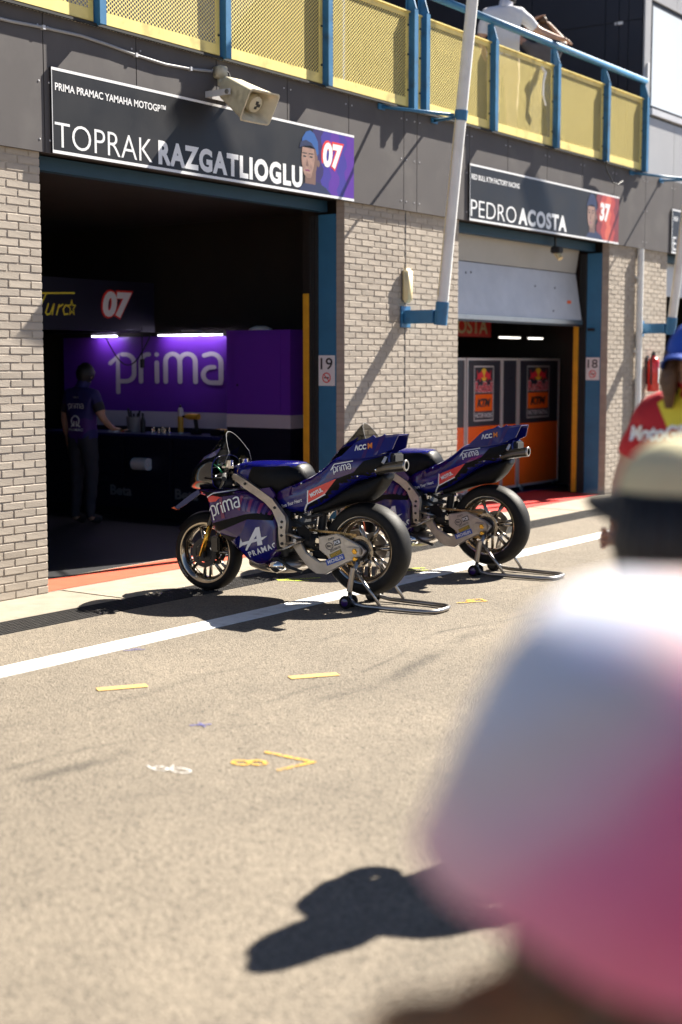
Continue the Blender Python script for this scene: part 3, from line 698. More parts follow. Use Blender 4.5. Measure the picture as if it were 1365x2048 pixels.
# ================================================================ driver boards
def portrait(t, f, u0, v0, s, capm, capm2, shirt):
    f0 = f; f = lambda u,v,w: f0(u0+(u-u0)*1.35, v, w)
    def g(pts): return [(u0+p[0]*s, v0+p[1]*s) for p in pts]
    flat('print_shoulders', poly2(g([(-0.02,0),(0.62,0),(0.5,0.10),(0.33,0.17),(0.12,0.15),(0.03,0.07)]), 0.0004), f, shirt, t)
    flat('print_neck', poly2(g([(0.10,0.12),(0.30,0.12),(0.31,0.34),(0.10,0.30)]), 0.0008), f, 'skin_print_dark', t)
    flat('print_face', poly2(g([(0.06,0.30),(0.09,0.24),(0.14,0.205),(0.20,0.21),(0.27,0.26),(0.32,0.36),(0.34,0.52),(0.33,0.66),(0.05,0.66),(0.03,0.50),(0.04,0.40)]), 0.0012), f, 'skin_print', t)
    flat('print_shade', poly2(g([(0.215,0.225),(0.27,0.26),(0.32,0.36),(0.34,0.52),(0.33,0.66),(0.27,0.66),(0.285,0.50),(0.26,0.36)]), 0.0014), f, 'skin_print_dark', t)
    flat('print_stubble', poly2(g([(0.09,0.24),(0.14,0.205),(0.20,0.21),(0.225,0.235),(0.20,0.275),(0.12,0.275)]), 0.0013), f, 'skin_print_mid', t)
    flat('print_ear', disc(u0+0.355*s, v0+0.45*s, 0.03*s, 0.055*s, 0.0010), f, 'skin_print_dark', t)
    flat('print_cap', poly2(g([(0.02,0.66),(0.05,0.80),(0.12,0.90),(0.20,0.93),(0.28,0.89),(0.345,0.78),(0.36,0.60),(0.33,0.56),(0.30,0.66),(0.18,0.74)]), 0.0016), f, capm, t)
    flat('print_brim', poly2(g([(-0.01,0.64),(0.02,0.74),(0.12,0.775),(0.22,0.745),(0.30,0.66),(0.20,0.70),(0.08,0.68)]), 0.0020), f, capm2, t)
    for c in ((0.09,0.525),(0.215,0.53)):
        flat('print_eye', disc(u0+c[0]*s, v0+c[1]*s, 0.032*s, 0.014*s, 0.0016), f, 'hair_black', t)
        flat('print_brow', stroke(g([(c[0]-0.045,c[1]+0.045),(c[0]+0.045,c[1]+0.05)]), 0.016*s, 0.0016, False), f, 'hair_black', t)
    flat('print_nose', poly2(g([(0.135,0.50),(0.115,0.39),(0.15,0.375),(0.165,0.40)]), 0.0016), f, 'skin_print_dark', t)
    flat('print_mouth', stroke(g([(0.10,0.315),(0.14,0.322),(0.19,0.315)]), 0.02*s, 0.0016, False), f, 'bike_magenta', t)
def board(x0, x1, z0, z1, label, small, light, bold, num, red, country, capm, capm2, shirt, bg, lay):
    t = thing('signboard', label, 'signboard', (x0, 8.0, z0), 0, 'driver signboards over the garage doors')
    W, H = x1-x0, z1-z0
    obj('board', MB().rbox(0, W, -0.006, 0.012, 0, H, 0.002), 'banner', t)
    f = lambda u,v,w: (u, -0.0075-w, v)
    flat('edge_stripe', poly2([(0,H-0.022),(W,H-0.022),(W,H-0.001),(0,H-0.001)]), f, 'white_print', t)
    flat('edge_stripe', poly2([(0,0.001),(W,0.001),(W,0.024),(0,0.024)]), f, 'white_print', t)
    flat('edge_stripe', poly2([(0.0,0.024),(0.008,0.024),(0.008,H-0.022),(0.0,H-0.022)]), f, 'frame_grey', t)
    a0, a1 = lay['small']; flat('lettering', fit(text2d(small, 0.02), a1-a0, 0.058, a0, H-0.165), f, 'white_print', t)
    a0, a1 = lay['light']; flat('lettering', fit(text2d(light, -0.008), a1-a0, 0.185, a0, 0.048), f, 'white_print', t)
    a0, a1 = lay['bold']; flat('lettering', fit(text2d(bold, 0.045, 0, 1.14), a1-a0, 0.195, a0, 0.045), f, 'white_print', t)
    for k, c in enumerate(bg):
        q = W-0.004; e = [0.66, 0.52, 0.40, 0.26, 0.14][k]
        n = 10; l = [(q-e+0.03*math.sin(i*1.9+k), 0.025+(H-0.048)*i/n) for i in range(n+1)]
        flat('print_backdrop', poly2([(q,0.025)]+[(q,H-0.023)]+l[::-1], 0.00006*(k+1)), f, c, t)
    p0 = lay['face']; portrait(t, f, p0, 0.024, 0.60, capm, capm2, shirt)
    a0, a1 = lay['num']
    flat('number_outline', fit(text2d(num, 0.09, 0.12), a1-a0+0.05, 0.275, a0-0.025, H-0.375), lambda u,v,w: (u,-0.0085-w,v), red, t)
    flat('number', fit(text2d(num, 0.05, 0.12), a1-a0, 0.235, a0, H-0.355), lambda u,v,w: (u,-0.0095-w,v), 'white_print', t)
    flat('lettering', fit(text2d(country, 0.03), lay['cw'], 0.055, W-0.03-lay['cw'], 0.06), f, 'white_print', t)
    return t
mat('bg_violet', (0.10, 0.02, 0.30), 0.35); mat('bg_indigo', (0.05, 0.03, 0.28), 0.35); mat('bg_night', (0.03, 0.015, 0.10), 0.35)
mat('bg_red', (0.45, 0.05, 0.03), 0.35); mat('bg_darkred', (0.22, 0.025, 0.02), 0.35); mat('bg_orange', (0.62, 0.12, 0.06), 0.35)
mat('cap_print_blue', (0.03, 0.10, 0.32), 0.35); mat('cap_print_navy', (0.02, 0.025, 0.07), 0.35)
board(7.585, 11.52, 3.31, 3.937, 'first signboard reading TOPRAK RAZGATLIOGLU with rider portrait and 07', 'PRIMA PRAMAC YAMAHA MOTOGP\u2122', 'TOPRAK', 'RAZGATLIOGLU', '07', 'red_print', 'TUR',
      'cap_print_blue', 'cap_print_navy', 'cap_print_navy', ('bg_night', 'bg_indigo', 'bg_violet', 'bg_indigo', 'bg_violet'),
      dict(small=(0.035,1.25), light=(0.025,1.085), bold=(1.155,3.10), face=3.06, num=(3.42,3.74), cw=0.14))
board(13.74, 17.63, 3.31, 3.925, 'second signboard reading PEDRO ACOSTA with rider portrait and 37', 'RED BULL KTM FACTORY RACING', 'PEDRO', 'ACOSTA', '37', 'bg_orange', 'ESP',
      'cap_print_navy', 'cap_print_navy', 'cap_print_navy', ('bg_darkred', 'bg_red', 'bg_orange', 'bg_red', 'bg_darkred'),
      dict(small=(0.035,1.14), light=(0.025,1.07), bold=(1.12,2.37), face=2.92, num=(3.30,3.62), cw=0.12))
t = thing('signboard', 'partly seen signboard at the right edge, letters cut off', 'signboard', (19.43, 8.0, 3.31), 0, 'driver signboards over the garage doors')
obj('board', MB().rbox(0, 3.93, -0.006, 0.012, 0, 0.62, 0.002), 'banner', t)
f = lambda u,v,w: (u, -0.0075-w, v)
for a, b in ((0.598,0.619),(0.001,0.024)): flat('edge_stripe', poly2([(0,a),(3.93,a),(3.93,b),(0,b)]), f, 'white_print', t)
flat('edge_stripe', poly2([(0.0,0.024),(0.014,0.024),(0.014,0.598),(0.0,0.598)]), f, 'white_print', t)
flat('lettering', fit(text2d('RED', 0.02), 0.16, 0.058, 0.06, 0.46), f, 'white_print', t)
flat('lettering', fit(text2d('E', -0.005), 0.12, 0.185, 0.05, 0.048), f, 'white_print', t)
# ================================================================ first garage, inside
fX = lambda X: (lambda u,v,w: (X-w, -u, v))       # art on a wall facing -X: u grows towards the door
bd = thing('prima_backboard', 'purple wall board with large white prima lettering over the workbench', 'wall board', (12.40, 0, 0))
obj('board', MB().box(0, 0.04, 10.30, 12.95, 1.19, 2.06), 'board_purple', bd)
obj('band', MB().box(0, 0.04, 10.30, 12.95, 1.01, 1.1895), 'board_white', bd)
obj('lower_board', MB().box(0.002, 0.04, 10.30, 12.95, 0.0, 1.0095), 'navy', bd)
flat('lettering', fit(prima_logo(), 1.80, 0.50), lambda u,v,w: (-0.003-w, 12.19-u, 1.385+v), 'board_white', bd)
for y0, y1 in ((10.33, 11.28), (11.95, 12.35)):
    ls = thing('strip_light', 'lit white strip lamp above the prima board, ' + ('the longer one' if y0 < 11 else 'the short end one'), 'lamp', (12.30, (y0+y1)/2, 2.075))
    h = (y1-y0)/2
    obj('tube', MB().rbox(-0.014, 0.014, -h, h, -0.009, 0.0, 0.003), 'lamp_strip', ls)
    obj('housing', MB().box(-0.03, 0.03, -h, h, 0.002, 0.03), 'grey_plastic', ls)
    obj('bracket', MB().box(-0.03, 0.098, -0.10, 0.10, 0.032, 0.05), 'galv', ls)
lk = thing('purple_locker', 'tall purple locker with white band standing inside the first garage door', 'locker', (11.85, 9.03, 0))
obj('carcass', MB().box(0.0, 0.22, 0.0, 0.86, 0.0, 1.069), 'navy', lk)
obj('upper_case', MB().box(0.0, 0.22, 0.0, 0.86, 1.2101, 2.10), 'board_purple', lk)
obj('band', MB().box(-0.003, 0.223, -0.003, 0.863, 1.0695, 1.21), 'board_white', lk)
obj('door', MB().rbox(-0.014, -0.002, 0.12, 0.75, 1.25, 2.06, 0.003), 'board_purple', lk)
obj('lock', MB().lathe([(0.0,-0.022),(0.012,-0.02),(0.013,-0.0145)], 'x', (0,0.70,1.52), 12), 'black', lk)
tag(obj('white_cap_lid', MB().lathe([(0.0,0.05),(0.06,0.045),(0.12,0.02),(0.13,0.002)], 'z', (11.95, 9.5, 2.10), 20), 'white', angle=50), 'pale flat lid lying on top of the purple locker', 'lid')
wb = thing('tool_bench', 'long navy workbench with drawers beneath the prima board', 'workbench', (11.86, 9.95, 0))
obj('top', MB().rbox(-0.03, 0.535, 0.0, 2.95, 0.92, 0.955, 0.006), 'tool_blue', wb)
obj('plinth', MB().box(0.04, 0.53, 0.02, 2.93, 0.0, 0.10), 'black', wb)
for k in range(4):
    y0 = 0.02 + k*0.733
    cb = obj('cabinet', MB().box(0.005, 0.53, y0, y0+0.725, 0.10, 0.918), 'navy', wb)
    if k in (0, 2):
        for j in range(6):
            z = 0.28 + j*0.105
            d = obj('drawer', MB().rbox(-0.012, 0.004, y0+0.02, y0+0.705, z, z+0.098, 0.003), 'navy', cb)
    else: obj('cabinet_door', MB().rbox(-0.012, 0.004, y0+0.02, y0+0.705, 0.13, 0.90, 0.003), 'navy', cb)
for u in (10.45, 11.45):
    flat('lettering', fit(text2d('Beta', 0.03), 0.34, 0.12), lambda q,v,w: (-0.014, u-9.95+0.2-q, 0.24+v), 'grey_plastic', wb)
tag(obj('paper_roll', MB().lathe([(0.02,0.0),(0.07,0.0),(0.07,0.22),(0.02,0.22)], 'y', (11.80, 11.0, 0.62), 20, True), 'white', angle=40), 'white paper roll fixed on the workbench front', 'paper roll')
t = thing('tool_bucket', 'grey bucket of tools standing on the workbench', 'bucket', (12.10, 11.50, 0.956))
obj('pail', MB().lathe([(0.0,0.0),(0.075,0.0),(0.09,0.18),(0.084,0.18),(0.07,0.01)], 'z', (0,0,0), 20), 'grey_plastic', t, angle=50)
for k in range(5): obj('tool', MB().tube([(0.03*math.cos(k*1.3),0.03*math.sin(k*1.3),0.03),(0.07*math.cos(k*1.3),0.07*math.sin(k*1.3),0.22+0.03*(k%3))], 0.012, 8), 'black', t)
t = thing('spray_can', 'tall aerosol can on the workbench', 'spray can', (12.10, 10.78, 0.956))
obj('can', MB().lathe([(0.0,0.0),(0.033,0.0),(0.033,0.27),(0.022,0.295),(0.012,0.30)], 'z', (0,0,0), 18), 'galv', t, angle=40)
obj('sleeve', MB().lathe([(0.0335,0.02),(0.0335,0.20)], 'z', (0,0,0), 18), 'drill_yellow', t, smooth=True)
obj('nozzle', MB().lathe([(0.014,0.30),(0.014,0.325),(0.0,0.33)], 'z', (0,0,0), 12), 'black', t)
t = thing('bench_bottle', 'dark bottle beside the grey tool bucket', 'bottle', (12.10, 11.36, 0.956))
obj('flask', MB().lathe([(0.0,0.0),(0.03,0.0),(0.03,0.13),(0.012,0.18),(0.012,0.2)], 'z', (0,0,0), 16), 'black', t, angle=50)
obj('cap', MB().lathe([(0.014,0.2),(0.014,0.225),(0.0,0.225)], 'z', (0,0,0), 12), 'blackmatte', t)
def drill(loc, label, lying):
    t = thing('power_drill', label, 'drill', loc)
    b = MB().tube([(0,-0.09,0.2),(0,0.05,0.2),(0,0.10,0.2)], [0.035,0.035,0.022], 14)
    g = MB().tube([(0,-0.04,0.18),(0,-0.06,0.05)], [0.024,0.022], 10); bt = MB().rbox(-0.035,0.035,-0.11,0.01,0.0,0.055,0.008); ch = MB().tube([(0,0.10,0.2),(0,0.15,0.2)], [0.02,0.01], 10)
    if lying:
        for m in (b, g, bt, ch): m.v = [(p[2]-0.1, p[1], p[0]+0.037) for p in m.v]
    obj('motor_case', b, 'drill_yellow', t, angle=40); obj('grip', g, 'blackmatte', t); obj('battery', bt, 'black', t); obj('chuck', ch, 'black', t)
drill((12.10, 10.60, 0.956), 'yellow cordless drill standing on the workbench', False)
drill((12.06, 10.22, 0.956), 'yellow cordless drill lying at the workbench end', True)
t = thing('socket_set', 'loose bright sockets on the workbench', 'sockets', (12.08, 11.05, 0.956))
for k in range(9): obj('socket', MB().lathe([(0.0,0.0),(0.014,0.0),(0.014,0.05+0.01*(k%3)),(0.008,0.05+0.01*(k%3))], 'z', (random.uniform(-.08,.08), -0.12+k*0.03, 0), 10), 'chrome', t, angle=40)
t = thing('hand_tools', 'small tools and rag in front of the mechanic', 'tools', (12.0, 11.68, 0.956))
obj('rag', MB().rbox(-0.06,0.02,-0.02,0.09,0.0,0.02,0.006), 'white', t)
for k in range(4): obj('handle', MB().tube([(-0.02,-0.08-k*0.03,0.012),(0.1,-0.1-k*0.04,0.03)], 0.011, 8), ('drill_yellow','bike_red','steel','black')[k], t)
# coiled air hose and drooping cables
pts = [(12.0, 9.985, 2.1), (12.0, 9.985, 1.55)] + [(12.0+0.022*math.cos(i*0.9), 9.985+0.022*math.sin(i*0.9), 1.54-i*0.0042) for i in range(140)]
tag(obj('air_hose', MB().tube(pts, 0.006, 6), 'sticker_blue', smooth=True), 'coiled blue air hose hanging beside the purple locker', 'hose')
tag(obj('hanging_cable', MB().tube([(11.7, 11.55-0.70*i/12, 2.06-0.33*math.sin(math.pi*i/12)) for i in range(13)], 0.007, 6), 'black', smooth=True), 'black cable loop drooping in front of the prima board', 'cable')
t = thing('hanging_lead', 'short black lead with plug dangling before the prima board', 'cable', (11.7, 10.98, 2.15))
obj('cord', MB().tube([(0,0,0.0),(0,0,-0.35)], 0.006, 6), 'black', t); obj('plug', MB().rbox(-0.02,0.02,-0.02,0.02,-0.45,-0.35,0.006), 'blackmatte', t)
# header over the pit
hd = thing('header_panel', 'dark overhead header with yellow Turco script and red-edged 07', 'header', (0, 11.0, 0))
obj('panel', MB().box(6.6, 11.93, 0.0, 0.12, 2.10, 2.64), 'navy', hd)
obj('return_panel', MB().box(11.81, 11.93, 0.122, 1.6, 2.10, 2.62), 'navy', hd)
f = lambda u,v,w: (u, -0.003-w, v)
flat('lettering', strokes([[(9.95,2.455),(10.70,2.485)], [(10.30,2.46),(10.17,2.25),(10.13,2.24)], [(10.33,2.36),(10.29,2.27),(10.31,2.25),(10.35,2.26),(10.41,2.36)],[(10.41,2.36),(10.38,2.255)],
     [(10.44,2.255),(10.48,2.355)],[(10.47,2.33),(10.53,2.36)], [(10.61,2.345),(10.57,2.355),(10.535,2.31),(10.55,2.26),(10.60,2.265)]], 0.018), f, 'cloth_yellow', hd)
st = [(10.66+0.055*(1 if i%2==0 else 0.42)*math.sin(i*math.pi/5), 2.33+0.085*(1 if i%2==0 else 0.42)*math.cos(i*math.pi/5)) for i in range(11)]
flat('star', stroke(st, 0.012, 0, False), f, 'cloth_yellow', hd)
flat('number_outline', fit(text2d('07', 0.09, 0.15), 0.50, 0.32, 11.09, 2.225), f, 'red_print', hd)
flat('number', fit(text2d('07', 0.055, 0.15), 0.45, 0.28, 11.115, 2.245), lambda u,v,w: (u, -0.0045-w, v), 'white_print', hd)

# ================================================================ second garage, inside
def screen(x0, x1, label, logo, frame_r=True):
    t = thing('paddock_screen', label, 'screen panel', (x0, 9.25, 0), 0, 'navy and orange screens in the second garage')
    W = x1-x0
    obj('upper_sheet', MB().box(0.03, W-0.03, -0.006, 0.006, 0.935, 1.79), 'ktm_navy', t)
    obj('lower_sheet', MB().box(0.03, W-0.03, -0.006, 0.006, 0.10, 0.9345), 'ktm_orange', t)
    fr = MB().box(0, 0.0298, -0.015, 0.015, 0.07, 1.82).box(W-0.0298, W, -0.015, 0.015, 0.07, 1.82).box(0.03, W-0.03, -0.015, 0.015, 1.7902, 1.82).box(0.03, W-0.03, -0.015, 0.015, 0.07, 0.0998)
    obj('frame', fr, 'frame_grey', t)
    for xx in (0.12, W-0.12):
        if W > 0.5:
            w = obj('castor', MB().lathe([(0.0,-0.015),(0.04,-0.015),(0.045,0.0),(0.04,0.015),(0.0,0.015)], 'y', (xx,0,0.054), 16), 'grey_plastic' if xx < W/2 else 'blackmatte', t, angle=40)
            obj('fork', MB().box(xx-0.012, xx+0.012, -0.022, -0.017, 0.04, 0.0695).box(xx-0.012, xx+0.012, 0.017, 0.022, 0.04, 0.0695), 'steel', w)
    if logo:
        u0, u1 = logo; w = u1-u0; f = lambda u,v,w_: (u, -0.0075-w_, v)
        flat('logo_frame', stroke([(u0,1.01),(u1,1.01),(u1,1.71),(u0,1.71),(u0,1.01)], 0.018, 0, False), f, 'frame_grey', t)
        k = w/0.60; cx = (u0+u1)/2
        def g(pts, s=1): return [(cx+s*p[0]*k, p[1]) for p in pts]
        flat('logo_sun', disc(cx, 1.605, 0.10*k, 0.085), f, 'rb_yellow', t)
        bull = [(0.015,1.595),(0.045,1.625),(0.055,1.655),(0.10,1.645),(0.15,1.62),(0.185,1.615),(0.215,1.665),(0.225,1.66),(0.205,1.60),(0.205,1.565),(0.25,1.535),(0.255,1.52),(0.19,1.55),(0.15,1.548),(0.115,1.515),(0.10,1.515),(0.115,1.555),(0.075,1.57),(0.03,1.555)]
        for s in (-1, 1): flat('logo_bull', poly2(g(bull if s > 0 else bull[::-1], s), 0.0006), f, 'rb_red', t)
        flat('logo_word_edge', fit(text2d('RedBull', 0.03), w*0.90, 0.145, u0+w*0.05, 1.37), f, 'white_print', t)
        flat('logo_word', fit(text2d('RedBull', 0.012), w*0.88, 0.13, u0+w*0.06, 1.377), lambda u,v,w_: (u, -0.0085-w_, v), 'rb_red', t)
        flat('logo_field', poly2([(u0+0.02,1.13),(u1-0.02,1.13),(u1-0.02,1.35),(u0+0.02,1.35)]), f, 'ktm_orange', t)
        flat('logo_word', fit(text2d('KTM', 0.06, 0.25, 0.9), w*0.70, 0.11, u0+w*0.15, 1.185), lambda u,v,w_: (u, -0.0085-w_, v), 'black', t)
        flat('logo_word', fit(text2d('FACTORY RACING', 0.01), w*0.88, 0.062, u0+w*0.06, 1.045), f, 'white_print', t)
    return t
screen(14.20, 15.82, 'navy and orange screen mostly hidden behind the middle pier', None)
screen(15.85, 16.77, 'navy and orange screen with team logo, the nearer logo panel', (0.20, 0.70))
screen(16.78, 17.22, 'narrow plain navy and orange screen between the two logo panels', None)
screen(17.25, 18.47, 'navy and orange screen with team logo, the farther logo panel', (0.25, 0.90))
t = thing('name_sign', 'red hanging sign reading COSTA under the raised door', 'sign', (16.2, 10.0, 2.12))
obj('sheet', MB().box(0, 1.62, 0, 0.02, 0, 0.29), 'red_print', t)
flat('lettering', fit(text2d('ACOSTA', 0.02), 1.32, 0.21, 0.20, 0.04), lambda u,v,w: (u, -0.003-w, v), 'cream', t)
for xx in (0.2, 1.4): obj('hanger', MB().tube([(xx,0.01,0.29),(xx,0.01,1.22)], 0.004, 6), 'steel', t)
for X, w, n in ((17.46, 0.57, 'the left of two lit ceiling tubes in the second garage'), (18.22, 0.41, 'the right of two lit ceiling tubes in the second garage')):
    t = thing('ceiling_tube', n, 'lamp', (X, 9.5, 2.10))
    obj('tube', MB().rbox(-w/2, w/2, -0.015, 0.015, -0.006, 0.012, 0.003), 'lamp_white', t)
    obj('housing', MB().box(-w/2, w/2, -0.03, 0.03, 0.0125, 0.03), 'grey_plastic', t)
    for s in (-1, 1): obj('hanger', MB().tube([(s*w*0.4,0,0.03),(s*w*0.4,0,1.235)], 0.003, 6), 'black', t)

# ================================================================ marks on the lane
def mark(name, a, m, label, cat, fn):
    o = flat(name, a, fn, m); tag(o, label, cat); return o
def gm(x, y, rz=0.0, z=0.0045):
    c, s = math.cos(rz), math.sin(rz); return lambda u,v,w: (x+u*c-v*s, y+u*s+v*c, z+w)
def gline(p, q, wd):
    return stroke([p, q], wd, 0, False)
g0 = lambda u,v,w: (u, v, 0.0045+w)
mark('tape_mark', gline((5.38,5.415),(5.61,5.265),0.075), 'yellow_tape', 'short yellow tape strip on the asphalt, the nearer to the white line', 'tape', g0)
mark('tape_mark', gline((6.21,4.745),(6.445,4.58),0.075), 'yellow_tape', 'short yellow tape strip on the asphalt in the middle of the lane', 'tape', g0)
a = join2(stroke(arc(4.735,3.885,0.03,0.04,0,360,16),0.022,0,False), stroke(arc(4.775,3.825,0.03,0.04,0,360,16),0.022,0.0003,False))
mark('chalk_eight', a, 'yellow_chalk', 'yellow painted figure 8 on the asphalt', 'marking', g0)
a = join2(stroke([(4.93,3.90),(4.925,3.63)], 0.024, 0), stroke([(4.925,3.63),(4.74,3.68)], 0.024, 0.0003))
mark('chalk_arrow', a, 'yellow_chalk', 'yellow painted open arrow on the asphalt beside the 8', 'marking', g0)
a = join2(stroke([(4.46,4.19),(4.44,4.14)]+arc(4.46,4.115,0.025,0.035,180,500,14),0.008,0,False), stroke(arc(4.49,4.02,0.028,0.05,0,360,16),0.008,0.0003,False), stroke([(4.46,4.07),(4.53,4.10)],0.008,0.0006,False))
mark('chalk_scrawl', a, 'white_chalk', 'white chalk loops scrawled on the asphalt', 'marking', g0)
a = join2(stroke([(5.09,4.50),(5.17,4.43)],0.014,0,False), stroke([(5.16,4.50),(5.11,4.42)],0.014,0.0003,False))
mark('paint_cross', a, 'blue_paint', 'small blue paint cross on the asphalt in the middle of the lane', 'marking', g0)
a = join2(stroke([(6.22,6.03),(6.33,5.95)],0.014,0,False), stroke([(6.27,6.02),(6.34,6.0)],0.012,0.0003,False))
mark('paint_cross', a, 'blue_paint', 'small blue paint cross just below the white line', 'marking', g0)
a = join2(stroke([(5.53,6.20),(5.62,6.11)],0.014,0,False), stroke([(5.60,6.20),(5.57,6.12)],0.012,0.0003,False))
mark('paint_cross', a, 'blue_paint', 'small blue paint cross on the white line', 'marking', lambda u,v,w: (u, v, 0.0085+w))
a = join2(stroke([(9.02,7.02),(9.32,6.80)],0.03,0,False), stroke([(9.0,6.99),(9.14,6.78)],0.025,0.0003,False))
mark('lime_mark', a, 'lime_paint', 'lime yellow paint strokes under the nearer motorcycle', 'marking', g0)
a = join2(stroke([(10.02,6.62),(10.30,6.40)],0.03,0,False), stroke([(9.98,6.56),(10.2,6.30)],0.025,0.0003,False))
mark('lime_mark', a, 'lime_paint', 'lime yellow paint strokes between the two motorcycles', 'marking', g0)
a = join2(stroke([(8.90,5.26),(9.10,5.12),(9.16,5.20),(9.06,5.27)],0.025,0,False), stroke([(9.0,5.23),(9.06,5.19)],0.06,0.0003,False))
mark('lime_mark', a, 'yellow_chalk', 'pale yellow paint box behind the nearer paddock stand', 'marking', g0)
# ================================================================ motorcycles
RA = Vector((0.05, 0, 0.412)); FA = Vector((1.455, 0, 0.297))
def make_wheel(root, name, c, r, hw, rim, spokes, tyre_mat):
    W = Vector(c)
    h = obj(name, MB().lathe([(rim+0.010,-hw*0.88),(rim+0.013,-hw*0.94),(rim+0.003,-hw*0.92),(rim-0.012,-hw*0.80),(rim-0.030,-hw*0.3),(rim-0.030,hw*0.3),(rim-0.012,hw*0.80),(rim+0.003,hw*0.92),(rim+0.013,hw*0.94),(rim+0.010,hw*0.88)], 'y', W, 56), 'rim_metal', root, angle=45)
    # tyre
    prof = []
    for k in range(13):
        a = R(-78 + 156*k/12); prof.append((r - (r-rim)*0.55*(1-math.cos(a))*1.05, hw*1.06*math.sin(a)/math.sin(R(78))*(1.0)))
    prof = [(rim+0.006, -hw*0.90), (rim+0.03, -hw*1.0)] + prof[1:-1] + [(rim+0.03, hw*1.0), (rim+0.006, hw*0.90)]
    t = obj('tyre', MB().lathe(prof, 'y', W, 72), tyre_mat, h, smooth=True)
    # hub
    obj('hub', MB().lathe([(0.0,-0.075),(0.03,-0.075),(0.036,-0.05),(0.045,-0.04),(0.045,0.04),(0.036,0.05),(0.03,0.075),(0.0,0.075)], 'y', W, 24), 'rim_metal', h, angle=40)
    for k in range(spokes):
        a = 2*math.pi*k/spokes + 0.3; mb = MB()
        for s in (-1, 1):
            p0 = W + Vector((0.035*math.cos(a), s*0.022, 0.035*math.sin(a)))
            da = s*0.085
            p1 = W + Vector(((rim-0.022)*math.cos(a+da), s*hw*0.30, (rim-0.022)*math.sin(a+da)))
            mid = (p0+p1)/2 + Vector((0, s*0.006, 0))
            mb.tube([p0, mid, p1], [0.016, 0.0125, 0.0155], 8)
        obj('spoke', mb, 'rim_metal', h, smooth=True)
    return h
def ring(c, r0, r1, y, th=0.004, n=48):
    return MB().lathe([(r0,y-th),(r1,y-th),(r1,y+th),(r0,y+th)], 'y', c, n, True)

